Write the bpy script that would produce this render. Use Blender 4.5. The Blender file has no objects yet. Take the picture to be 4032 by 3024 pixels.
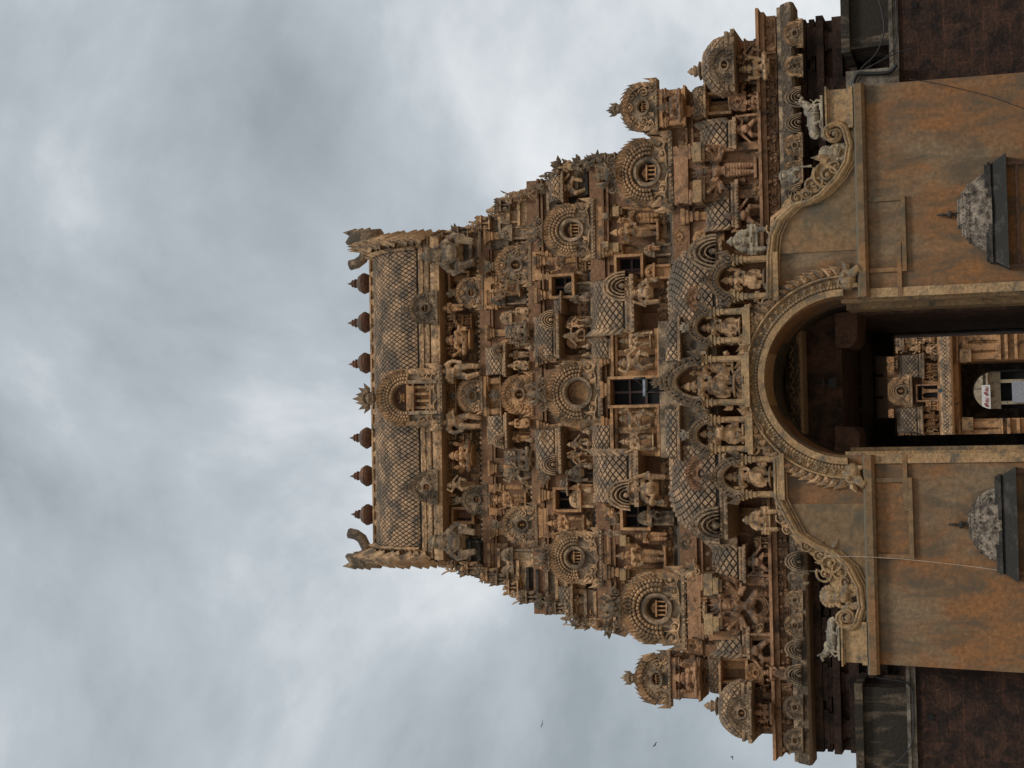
import bpy, bmesh, math, random
from math import sin, cos, pi, radians, hypot, atan2
from mathutils import Vector, noise
random.seed(7)
S = bpy.context.scene
COL = S.collection
# ------------------------------------------------------------------ camera
F_PX, PITCH, ROLL, YAW, CX, CD, CZ = 5870.0, 0.3320, -0.0315, 0.0422, -1.704, 42.5, 1.6
fw = Vector((sin(YAW)*cos(PITCH), cos(YAW)*cos(PITCH), sin(PITCH)))
rt = fw.cross(Vector((0, 0, 1))).normalized(); up = rt.cross(fw)
IX = -up*cos(ROLL)+rt*sin(ROLL)      # picture right: the phone was held sideways, so this is world down
IY = rt*cos(ROLL)+up*sin(ROLL)       # picture up: world right
CAM = Vector((CX, -CD, CZ))
cd = bpy.data.cameras.new('camera'); cam = bpy.data.objects.new('camera', cd); COL.objects.link(cam)
from mathutils import Matrix
m3 = Matrix((IX, IY, -fw)).transposed()
cam.matrix_world = Matrix.Translation(CAM) @ m3.to_4x4()
cd.sensor_width = 36; cd.lens = 36*F_PX/4032; cd.clip_end = 3000; S.camera = cam
def at(px, py, Y):
    d = fw + IX*((px-2016)/F_PX) - IY*((py-1512)/F_PX)
    return CAM + d*((Y+CD)/d.y)
def fr(x0, x1, y0, y1, Y):
    """centre X, bottom Z, width, height of the upright rectangle at depth Y seen at picture x0..x1 (top..bottom), y0..y1"""
    xm, ym = (x0+x1)/2, (y0+y1)/2
    t, b, l, r = at(x0, ym, Y), at(x1, ym, Y), at(xm, y1, Y), at(xm, y0, Y)
    return (l.x+r.x)/2, b.z, r.x-l.x, t.z-b.z
# ------------------------------------------------------------------ sky and sun
W = bpy.data.worlds.new('World'); S.world = W; W.use_nodes = True
nt = W.node_tree; nt.nodes.clear()
def nd(nt, t, **k):
    n = nt.nodes.new(t)
    for a, b in k.items():
        if a.startswith('i_'): n.inputs[a[2:].replace('_', ' ')].default_value = b
        else: setattr(n, a, b)
    return n
SUN_EL, SUN_AZ = radians(62), radians(155)
sky = nd(nt, 'ShaderNodeTexSky', sky_type='NISHITA', sun_disc=False, sun_elevation=SUN_EL, sun_rotation=SUN_AZ, dust_density=3.0)
tc = nd(nt, 'ShaderNodeTexCoord')
mp = nd(nt, 'ShaderNodeMapping'); mp.inputs['Scale'].default_value = (2.3, 2.2, 2.6); mp.inputs['Rotation'].default_value = (0.0, radians(-34), 0); mp.inputs['Location'].default_value = (3.1, 1.2, 0.45)
n1 = nd(nt, 'ShaderNodeTexNoise', i_Scale=1.35, i_Detail=8.0, i_Roughness=0.56, i_Distortion=0.25)
r1 = nd(nt, 'ShaderNodeValToRGB')
r1.color_ramp.elements[0].position = 0.38; r1.color_ramp.elements[0].color = (2.4, 2.68, 2.86, 1)
r1.color_ramp.elements[1].position = 0.66; r1.color_ramp.elements[1].color = (6.1, 6.25, 6.35, 1)
e = r1.color_ramp.elements.new(0.52); e.color = (3.65, 4.0, 4.25, 1)
mx = nd(nt, 'ShaderNodeMixRGB'); mx.inputs[0].default_value = 0.92
bg = nd(nt, 'ShaderNodeBackground'); bg.inputs[1].default_value = 0.1
wo = nd(nt, 'ShaderNodeOutputWorld')
L = nt.links.new
L(tc.outputs['Generated'], mp.inputs[0]); L(mp.outputs[0], n1.inputs['Vector']); L(n1.outputs['Fac'], r1.inputs[0])
L(sky.outputs[0], mx.inputs[1]); L(r1.outputs[0], mx.inputs[2]); L(mx.outputs[0], bg.inputs[0]); L(bg.outputs[0], wo.inputs[0])
sd = bpy.data.lights.new('sun', 'SUN'); sd.energy = 1.5; sd.angle = radians(14); sd.color = (1, 0.96, 0.9)
so = bpy.data.objects.new('sun', sd); COL.objects.link(so)
sdir = Vector((sin(SUN_AZ)*cos(SUN_EL), cos(SUN_AZ)*cos(SUN_EL), sin(SUN_EL)))
so.rotation_euler = sdir.to_track_quat('Z', 'Y').to_euler()
S.view_settings.view_transform = 'Standard'; S.view_settings.look = 'None'; S.view_settings.exposure = 0.50; S.view_settings.gamma = 1
S.render.engine = 'CYCLES'; S.cycles.max_bounces = 6; S.cycles.diffuse_bounces = 3
# ------------------------------------------------------------------ materials
def stone(name, a, b, dark, stain=0.5, up_=0.22, scale=1.0, bump=0.65, rough=0.93, streak=0.0, brick=None, patch=None, low=0.0):
    """a/b: the two clean colours; dark: lichen and soot colour; stain: how much of the surface it covers; patch: (colour, amount) of bare patches"""
    m = bpy.data.materials.new(name); m.use_nodes = True; t = m.node_tree; t.nodes.clear(); L = t.links.new
    out = nd(t, 'ShaderNodeOutputMaterial'); p = nd(t, 'ShaderNodeBsdfPrincipled'); p.inputs['Roughness'].default_value = rough
    p.inputs['Specular IOR Level'].default_value = 0.15
    g = nd(t, 'ShaderNodeNewGeometry')
    n1 = nd(t, 'ShaderNodeTexNoise', i_Scale=0.55*scale, i_Detail=6.0, i_Roughness=0.62)
    n2 = nd(t, 'ShaderNodeTexNoise', i_Scale=1.5*scale, i_Detail=9.0, i_Roughness=0.68, i_Distortion=0.4)
    n3 = nd(t, 'ShaderNodeTexNoise', i_Scale=8*scale, i_Detail=5.0, i_Roughness=0.72)
    for n in (n1, n3): L(g.outputs['Position'], n.inputs['Vector'])
    if streak:
        mpn = nd(t, 'ShaderNodeMapping'); mpn.inputs['Scale'].default_value = (1, 1, 1-streak); L(g.outputs['Position'], mpn.inputs[0]); L(mpn.outputs[0], n2.inputs['Vector'])
    else: L(g.outputs['Position'], n2.inputs['Vector'])
    r = nd(t, 'ShaderNodeMapRange', i_From_Min=0.38, i_From_Max=0.62); L(n1.outputs['Fac'], r.inputs[0])
    m1 = nd(t, 'ShaderNodeMixRGB'); m1.inputs[1].default_value = (*a, 1); m1.inputs[2].default_value = (*b, 1); L(r.outputs[0], m1.inputs[0])
    last = m1
    if patch:
        n4 = nd(t, 'ShaderNodeTexNoise', i_Scale=0.42*scale, i_Detail=10.0, i_Roughness=0.62, i_Distortion=0.3)
        mpp = nd(t, 'ShaderNodeMapping'); mpp.inputs['Location'].default_value = (13, 7, 5); mpp.inputs['Scale'].default_value = (1.3, 1, .55); L(g.outputs['Position'], mpp.inputs[0]); L(mpp.outputs[0], n4.inputs['Vector'])
        rp = nd(t, 'ShaderNodeMapRange', i_From_Min=0.575-patch[1]*0.25, i_From_Max=0.69-patch[1]*0.25); L(n4.outputs['Fac'], rp.inputs[0])
        mpx = nd(t, 'ShaderNodeMixRGB'); mpx.inputs[2].default_value = (*patch[0], 1); L(rp.outputs[0], mpx.inputs[0]); L(last.outputs[0], mpx.inputs[1]); last = mpx
    # fine mottling
    r3 = nd(t, 'ShaderNodeMapRange', i_From_Min=0.3, i_From_Max=0.7, i_To_Min=0.62, i_To_Max=1.28); L(n3.outputs['Fac'], r3.inputs[0])
    mm = nd(t, 'ShaderNodeMixRGB', blend_type='MULTIPLY'); mm.inputs[0].default_value = 1; L(last.outputs[0], mm.inputs[1]); L(r3.outputs[0], mm.inputs[2]); last = mm
    if brick:
        bt = nd(t, 'ShaderNodeTexBrick', i_Scale=1.0, i_Mortar_Size=0.016, i_Brick_Width=brick[0], i_Row_Height=brick[1], i_Mortar_Smooth=0.5)
        bt.inputs['Color1'].default_value = (1, 1, 1, 1); bt.inputs['Color2'].default_value = (.6, .6, .6, 1); bt.inputs['Mortar'].default_value = (*brick[2], 1)
        sp = nd(t, 'ShaderNodeSeparateXYZ'); cb = nd(t, 'ShaderNodeCombineXYZ'); L(g.outputs['Position'], sp.inputs[0])
        ad = nd(t, 'ShaderNodeMath', operation='ADD'); L(sp.outputs[0], ad.inputs[0]); L(sp.outputs[1], ad.inputs[1]); L(ad.outputs[0], cb.inputs[0]); L(sp.outputs[2], cb.inputs[1])
        nv = nd(t, 'ShaderNodeTexNoise', i_Scale=2.2, i_Detail=5.0); L(g.outputs['Position'], nv.inputs['Vector']); vm = nd(t, 'ShaderNodeVectorMath', operation='MULTIPLY_ADD'); vm.inputs[1].default_value = (.22, .16, 0); L(nv.outputs['Color'], vm.inputs[0]); L(cb.outputs[0], vm.inputs[2]); L(vm.outputs[0], bt.inputs['Vector'])
        mb_ = nd(t, 'ShaderNodeMixRGB', blend_type='MULTIPLY'); mb_.inputs[0].default_value = 0.55; L(last.outputs[0], mb_.inputs[1]); L(bt.outputs['Color'], mb_.inputs[2]); last = mb_
    # lichen
    sx = nd(t, 'ShaderNodeSeparateXYZ'); L(g.outputs['Normal'], sx.inputs[0])
    ma = nd(t, 'ShaderNodeMath', operation='MULTIPLY_ADD'); ma.inputs[1].default_value = up_; L(sx.outputs[2], ma.inputs[0]); L(n2.outputs['Fac'], ma.inputs[2])
    c = 0.5+(0.5-stain)*0.32
    rs = nd(t, 'ShaderNodeMapRange', i_From_Min=c-0.07, i_From_Max=c+0.09, i_To_Max=0.9); L(ma.outputs[0], rs.inputs[0])
    md = nd(t, 'ShaderNodeMixRGB'); md.inputs[2].default_value = (*dark, 1); L(rs.outputs[0], md.inputs[0]); L(last.outputs[0], md.inputs[1])
    L(md.outputs[0], p.inputs['Base Color'])
    bp = nd(t, 'ShaderNodeBump', i_Strength=bump, i_Distance=0.07); L(n3.outputs['Fac'], bp.inputs['Height']); L(bp.outputs[0], p.inputs['Normal'])
    L(p.outputs[0], out.inputs[0])
    return m
DK = (0.05, 0.042, 0.033)
M = {
 'ochre':  stone('ochre_stucco', (0.542, 0.311, 0.152), (0.460, 0.246, 0.118), (0.075, 0.062, 0.048), 0.36, 0.16),
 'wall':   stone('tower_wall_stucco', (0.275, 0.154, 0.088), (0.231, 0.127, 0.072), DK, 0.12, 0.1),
 'orna':   stone('ornament_stucco', (0.656, 0.417, 0.228), (0.551, 0.335, 0.179), (0.075, 0.065, 0.052), 0.42, 0.22, scale=1.5),
 'grey':   stone('lichened_stucco', (0.423, 0.295, 0.183), (0.342, 0.238, 0.149), (0.055, 0.047, 0.038), 0.52, 0.24, scale=1.1),
 'orange': stone('orange_stucco', (0.425, 0.236, 0.129), (0.368, 0.201, 0.109), (0.065, 0.055, 0.045), 0.34, 0.2),
 'pale':   stone('pale_stucco', (0.46, 0.38, 0.27), (0.38, 0.30, 0.20), (0.12, 0.115, 0.10), 0.36, 0.2, scale=1.6),
 'black':  stone('near_black_stucco', (0.13, 0.10, 0.075), (0.10, 0.08, 0.06), (0.028, 0.027, 0.025), 0.7, 0.15),  # near-black tone for vault, lintel, door frames and some corner blocks
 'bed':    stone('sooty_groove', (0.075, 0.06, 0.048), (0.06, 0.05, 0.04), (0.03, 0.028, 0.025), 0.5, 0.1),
 'plaster': stone('orange_plaster', (0.294, 0.138, 0.055), (0.221, 0.124, 0.066), (0.115, 0.09, 0.062), 0.42, 0.05, bump=0.25, scale=1.0, patch=((0.235, 0.165, 0.10), 0.40), streak=0.6),
 'plasterup': stone('brown_plaster', (0.235, 0.156, 0.085), (0.202, 0.136, 0.078), (0.105, 0.095, 0.07), 0.32, 0.3, bump=0.15, scale=.8, patch=((0.28, 0.155, 0.075), 0.3)),
 'mould':  stone('moulding_stucco', (0.475, 0.319, 0.170), (0.402, 0.250, 0.125), (0.13, 0.115, 0.09), 0.34, 0.22, scale=1.4),
 'laterite': stone('laterite', (0.088, 0.048, 0.034), (0.06, 0.036, 0.028), (0.022, 0.018, 0.016), 0.45, 0.1, bump=0.9, brick=(0.75, 0.36, (1.9, 1.55, 1.3)), scale=1.5),
 'stain':  stone('streaked_parapet', (0.22, 0.165, 0.11), (0.19, 0.145, 0.10), (0.018, 0.018, 0.017), 0.85, 0.1, streak=0.75, scale=1.3),
 'band':   stone('parapet_band', (0.26, 0.23, 0.19), (0.22, 0.19, 0.15), (0.07, 0.06, 0.05), 0.4),
 'slate':  stone('dark_ledge', (0.095, 0.085, 0.072), (0.075, 0.068, 0.06), (0.028, 0.028, 0.026), 0.5, 0.2, scale=1.6),
 'lichen': stone('lichen_dome', (0.38, 0.31, 0.24), (0.27, 0.22, 0.17), (0.045, 0.04, 0.034), 0.50, 0.05, scale=3.2),
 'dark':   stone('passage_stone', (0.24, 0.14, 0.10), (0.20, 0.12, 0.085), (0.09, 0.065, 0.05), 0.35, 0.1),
 'basew':  stone('shaded_base_stone', (0.15, 0.085, 0.06), (0.12, 0.07, 0.052), (0.04, 0.034, 0.028), 0.5, 0.1),  # base storey: shade below the cornice put into the colour
 'clay':   stone('terracotta', (0.24, 0.115, 0.072), (0.19, 0.095, 0.06), (0.09, 0.075, 0.06), 0.36, 0.25),
 'tile':   stone('lattice_tile', (0.493, 0.317, 0.184), (0.414, 0.274, 0.165), (0.10, 0.088, 0.072), 0.40, 0.14, scale=1.0),
 'ground': stone('ground_earth', (0.30, 0.23, 0.16), (0.25, 0.19, 0.13), (0.14, 0.11, 0.08), 0.3, 0.0, scale=.5),
}
def flat(name, c, rough=0.5, metal=0.0, emit=None):
    m = bpy.data.materials.new(name); m.use_nodes = True; t = m.node_tree; p = t.nodes['Principled BSDF']
    n = nd(t, 'ShaderNodeTexNoise', i_Scale=9.0, i_Detail=4.0); g = nd(t, 'ShaderNodeNewGeometry'); t.links.new(g.outputs['Position'], n.inputs['Vector'])
    mr = nd(t, 'ShaderNodeMapRange', i_From_Min=0.3, i_From_Max=0.7, i_To_Min=0.75, i_To_Max=1.2); t.links.new(n.outputs['Fac'], mr.inputs[0])
    mm = nd(t, 'ShaderNodeMixRGB', blend_type='MULTIPLY'); mm.inputs[0].default_value = 1; mm.inputs[1].default_value = (*c, 1); t.links.new(mr.outputs[0], mm.inputs[2]); t.links.new(mm.outputs[0], p.inputs['Base Color'])
    p.inputs['Roughness'].default_value = rough; p.inputs['Metallic'].default_value = metal
    return m
M['void'] = flat('dark_interior', (0.006, 0.006, 0.007), 0.9)  # darkness of unlit insides and the drain hole put into the colour
M['wood'] = flat('window_wood', (0.10, 0.055, 0.045), 0.7)
M['metal'] = flat('lamp_metal', (0.10, 0.13, 0.145), 0.35, 0.6)
M['blackm'] = flat('black_metal', (0.02, 0.02, 0.022), 0.5)
M['cable'] = flat('black_cable', (0.015, 0.015, 0.016), 0.6)
M['string'] = flat('pale_string', (0.5, 0.44, 0.36), 0.9)
M['white'] = flat('white_board', (0.75, 0.74, 0.72), 0.6)
M['red'] = flat('red_paint', (0.32, 0.03, 0.04), 0.6)
M['greyp'] = flat('grey_paint', (0.28, 0.29, 0.33), 0.6)
M['feather'] = flat('dark_feather', (0.03, 0.03, 0.032), 0.8)
M['leafm'] = flat('leaf_green', (0.06, 0.09, 0.03), 0.7)
M['blue'] = flat('blue_cloth', (0.06, 0.08, 0.22), 0.8)
M['skin'] = flat('brown_skin', (0.16, 0.08, 0.05), 0.6)
# ------------------------------------------------------------------ mesh kit
WL = {}
class MB:
    def __init__(s): s.v = []; s.f = []; s.sm = []
    def add(s, vs, fs, smooth=False):
        b = len(s.v); s.v += [tuple(p) for p in vs]; s.f += [tuple(b+i for i in f) for f in fs]; s.sm += [smooth]*len(fs)
    def box(s, x0, x1, y0, y1, z0, z1, taper=0):
        t = taper
        s.add([(x0, y0, z0), (x1, y0, z0), (x1, y1, z0), (x0, y1, z0), (x0+t, y0+t, z1), (x1-t, y0+t, z1), (x1-t, y1, z1), (x0+t, y1, z1)],
              [(0, 3, 2, 1), (4, 5, 6, 7), (0, 1, 5, 4), (1, 2, 6, 5), (2, 3, 7, 6), (3, 0, 4, 7)])
    def ball(s, c, r, n=8, m=5):
        if not hasattr(r, '__len__'): r = (r, r, r)
        vs = [(c[0], c[1], c[2]-r[2])]
        for j in range(1, m):
            a = -pi/2+pi*j/m
            for i in range(n):
                b = 2*pi*i/n; vs.append((c[0]+r[0]*cos(a)*cos(b), c[1]+r[1]*cos(a)*sin(b), c[2]+r[2]*sin(a)))
        vs.append((c[0], c[1], c[2]+r[2])); k = len(vs)-1; fs = []
        for i in range(n):
            fs.append((0, 1+(i+1) % n, 1+i)); fs.append((k, k-n+i, k-n+(i+1) % n))
            for j in range(m-2): a = 1+j*n; fs.append((a+i, a+(i+1) % n, a+n+(i+1) % n, a+n+i))
        s.add(vs, fs, True)
    def tube(s, pts, rad, n=6):
        pts = [Vector(p) for p in pts]
        if not hasattr(rad, '__len__'): rad = [rad]*len(pts)
        vs = []; fs = []; u = None
        for i, p in enumerate(pts):
            d = (pts[min(i+1, len(pts)-1)]-pts[max(i-1, 0)])
            if d.length < 1e-9: d = Vector((0, 0, 1))
            d.normalize()
            if u is None: u = d.orthogonal().normalized()
            u = (u-d*u.dot(d)); u = u.normalized() if u.length > 1e-6 else d.orthogonal().normalized()
            w = d.cross(u)
            for k in range(n): a = 2*pi*k/n; vs.append(p+(u*cos(a)+w*sin(a))*rad[i])
        for i in range(len(pts)-1):
            for k in range(n): fs.append((i*n+k, i*n+(k+1) % n, (i+1)*n+(k+1) % n, (i+1)*n+k))
        fs.append(tuple(range(n-1, -1, -1))); e = (len(pts)-1)*n; fs.append(tuple(range(e, e+n)))
        s.add(vs, fs, True)
    def lathe(s, prof, c, n=12, smooth=True, a0=0.0):
        vs = []; fs = []
        for r, z in prof:
            for k in range(n): a = a0+2*pi*k/n; vs.append((c[0]+r*cos(a), c[1]+r*sin(a), c[2]+z))
        for i in range(len(prof)-1):
            for k in range(n): fs.append((i*n+k, i*n+(k+1) % n, (i+1)*n+(k+1) % n, (i+1)*n+k))
        fs.append(tuple(range(n-1, -1, -1))); e = (len(prof)-1)*n; fs.append(tuple(range(e, e+n)))
        s.add(vs, fs, smooth)
    def arc(s, prof, cx, cz, a0, a1, n, sx=1, sz=1, smooth=True, closed=True):
        """profile of (radius, y) swept round the y axis from angle a0 to a1 (0 = right, pi/2 = up)"""
        m = len(prof); vs = []; fs = []
        for i in range(n+1):
            a = a0+(a1-a0)*i/n
            for r, y in prof: vs.append((cx+r*cos(a)*sx, y, cz+r*sin(a)*sz))
        mm = m if closed else m-1
        for i in range(n):
            for k in range(mm): fs.append((i*m+k, i*m+(k+1) % m, (i+1)*m+(k+1) % m, (i+1)*m+k))
        if closed: fs.append(tuple(range(m))); e = n*m; fs.append(tuple(range(e+m-1, e-1, -1)))
        s.add(vs, fs, False if not smooth else False)
    def prism(s, poly, y0, y1):
        n = len(poly); vs = [(x, y0, z) for x, z in poly]+[(x, y1, z) for x, z in poly]
        fs = [tuple(range(n)), tuple(range(2*n-1, n-1, -1))]+[(i, i+n, (i+1) % n+n, (i+1) % n) for i in range(n)]
        s.add(vs, fs)
    def extr(s, prof, x0, x1):
        """closed (y, z) profile run along x"""
        n = len(prof); vs = [(x0, y, z) for y, z in prof]+[(x1, y, z) for y, z in prof]
        s.add(vs, [tuple(range(n)), tuple(range(2*n-1, n-1, -1))]+[(i, i+n, (i+1) % n+n, (i+1) % n) for i in range(n)])
    def leaf(s, x, y, z, a, ln, wd, th, curl=0.35):
        """pointed leaf rooted at x,z growing towards angle a in the facade plane, tip curling"""
        c, q = cos(a), sin(a); px, pz = -q, c
        def P(t, o, h): return (x+c*t+px*o, y-h, z+q*t+pz*o)
        k = curl*wd
        vs = [P(0, -wd*.38, 0), P(0, wd*.38, 0), P(ln*.5, -wd*.5+k*.3, th*.2), P(ln*.5, wd*.5+k*.3, th*.2), P(ln, k*1.6, th*.5),
              P(0, 0, th*.8), P(ln*.5, k*.3, th*1.35), P(0, -wd*.38, -th), P(0, wd*.38, -th), P(ln*.5, -wd*.5, -th*.7), P(ln*.5, wd*.5, -th*.7), P(ln, k*1.6, -th*.1)]
        s.add(vs, [(0, 5, 6, 2), (5, 1, 3, 6), (2, 6, 4), (6, 3, 4), (0, 2, 9, 7), (2, 4, 11, 9), (3, 1, 8, 10), (4, 3, 10, 11), (7, 9, 10, 8), (9, 11, 10)])
    def spiral(s, cx, y, cz, r, turns=1.6, a0=0.0, d=1, tr=None, n=14):
        tr = tr or r*0.16; N = int(n*turns); pts = []; rr = []
        for i in range(N+1):
            t = i/N; q = r*(1-t*.88); a = a0+d*2*pi*turns*t
            pts.append((cx+q*cos(a), y-tr*.3*t, cz+q*sin(a))); rr.append(tr*(1-.35*t))
        s.tube(pts, rr, 5); s.ball((cx, y-tr*.4, cz), tr*1.3, 6, 4)
    def jit(s, amp):
        o = []
        for p in s.v:
            q = Vector(p); n = noise.noise_vector(q*1.7)*amp+noise.noise_vector(q*6.5)*(amp*.9); o.append((p[0]+n[0], p[1]+n[1], p[2]+n[2]))
        s.v = o
    def build(s, name, mat, parent=None, label=None, jit=None):
        if jit is None: jit = .016 if mat in ('orna', 'ochre', 'grey', 'orange', 'wall', 'tile', 'clay') else 0.0
        if jit: s.jit(jit)
        xs = [p[0] for p in s.v]; ys = [p[1] for p in s.v]; zs = [p[2] for p in s.v]
        c = Vector(((min(xs)+max(xs))/2, (min(ys)+max(ys))/2, min(zs)))
        me = bpy.data.meshes.new(name); me.from_pydata([(p[0]-c.x, p[1]-c.y, p[2]-c.z) for p in s.v], [], s.f)
        me.polygons.foreach_set('use_smooth', s.sm); me.materials.append(M[mat] if isinstance(mat, str) else mat)
        bm = bmesh.new(); bm.from_mesh(me); bmesh.ops.recalc_face_normals(bm, faces=bm.faces); bm.to_mesh(me); bm.free()
        o = bpy.data.objects.new(name, me); COL.objects.link(o)
        pw = WL[parent.name] if parent else Vector((0, 0, 0))
        if parent: o.parent = parent
        o.location = c-pw; WL[o.name] = c
        if label: o['label'] = label
        return o
def tag(o, label, cat=None, group=None, kind=None):
    if label: o['label'] = label
    if cat: o['category'] = cat
    if group: o['group'] = group
    if kind: o['kind'] = kind
    return o
def empty(name, loc):
    o = bpy.data.objects.new(name, None); o.empty_display_size = .3; COL.objects.link(o); o.location = loc; WL[o.name] = Vector(loc); return o
def lattice(b, f, u0, u1, v0, v1, nu, nv, h, clip=None):
    """raised diamond tiles on the surface f(u, v)"""
    du, dv = (u1-u0)/nu, (v1-v0)/nv
    for j in range(nv+1):
        for i in range(nu+1):
            if (i+j) % 2: continue
            u, v = u0+i*du, v0+j*dv
            cs = [(max(u0, u-du), v), (u, max(v0, v-dv)), (min(u1, u+du), v), (u, min(v1, v+dv))]
            c = Vector(f(u, v)); e = (u1-u0)*1e-3
            q = [Vector(f(*p)) for p in cs]
            nrm = (q[2]-q[0]).cross(q[3]-q[1])
            if nrm.length < 1e-9: continue
            nrm.normalize(); cc = (q[0]+q[1]+q[2]+q[3])/4
            hh = h*random.uniform(.8, 1.15); sh = random.uniform(.70, .76)
            lo = [cc+(p-cc)*.84-nrm*.012 for p in q]; hi = [cc+(p-cc)*sh+nrm*hh for p in q]; tp = cc+nrm*(hh*1.25)
            b.add(lo+hi+[tp], [(0, 1, 5, 4), (1, 2, 6, 5), (2, 3, 7, 6), (3, 0, 4, 7), (4, 5, 8), (5, 6, 8), (6, 7, 8), (7, 4, 8)])
def sheet(b, f, nu, nv, smooth=True):
    vs = [f(i/nu, j/nv) for j in range(nv+1) for i in range(nu+1)]
    b.add(vs, [(j*(nu+1)+i, j*(nu+1)+i+1, (j+1)*(nu+1)+i+1, (j+1)*(nu+1)+i) for j in range(nv) for i in range(nu)], smooth)
def beads(b, x0, x1, y, z, r, sp=2.4, sq=1.0):
    n = max(2, int(abs(x1-x0)/(r*sp)))
    for i in range(n): b.ball((x0+(x1-x0)*(i+.5)/n, y, z), (r, r*.8, r*sq), 6, 4)
def face(b, x, y, z, r, horns=False):
    """kirtimukha: bulging eyes, nose, fanged jaw"""
    b.ball((x, y, z), (r, r*.6, r*.85)); 
    for s in (-1, 1):
        b.ball((x+s*r*.42, y-r*.5, z+r*.2), r*.28, 6, 4); b.tube([(x+s*r*.75, y-r*.2, z+r*.3), (x+s*r*1.25, y-r*.3, z+r*.75), (x+s*r*1.1, y-r*.2, z+r*1.25)], [r*.22, r*.17, r*.05], 5)
        b.ball((x+s*r*.75, y-r*.2, z-r*.45), (r*.35, r*.35, r*.25), 6, 4)
    b.ball((x, y-r*.65, z-r*.05), (r*.2, r*.3, r*.25), 6, 4); b.ball((x, y-r*.45, z-r*.55), (r*.5, r*.35, r*.16), 6, 4)
def crest(b, x, y, z, r, n=5, spread=1.1):
    face(b, x, y, z+r*.6, r*.7)
    for i in range(n):
        a = pi/2+(i-(n-1)/2)*spread/(n-1)*1.6
        ln = r*(1.5 if i == n//2 else 1.1)
        b.leaf(x+cos(a)*r*.5, y, z+r*.9+sin(a)*r*.3, a, ln, r*.5, r*.16, curl=0.5*(1 if a < pi/2 else -1) if i != n//2 else 0)
        b.ball((x+cos(a)*r*.7, y-r*.1, z+r*.9+sin(a)*r*.6), r*.22, 6, 4)
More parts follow.
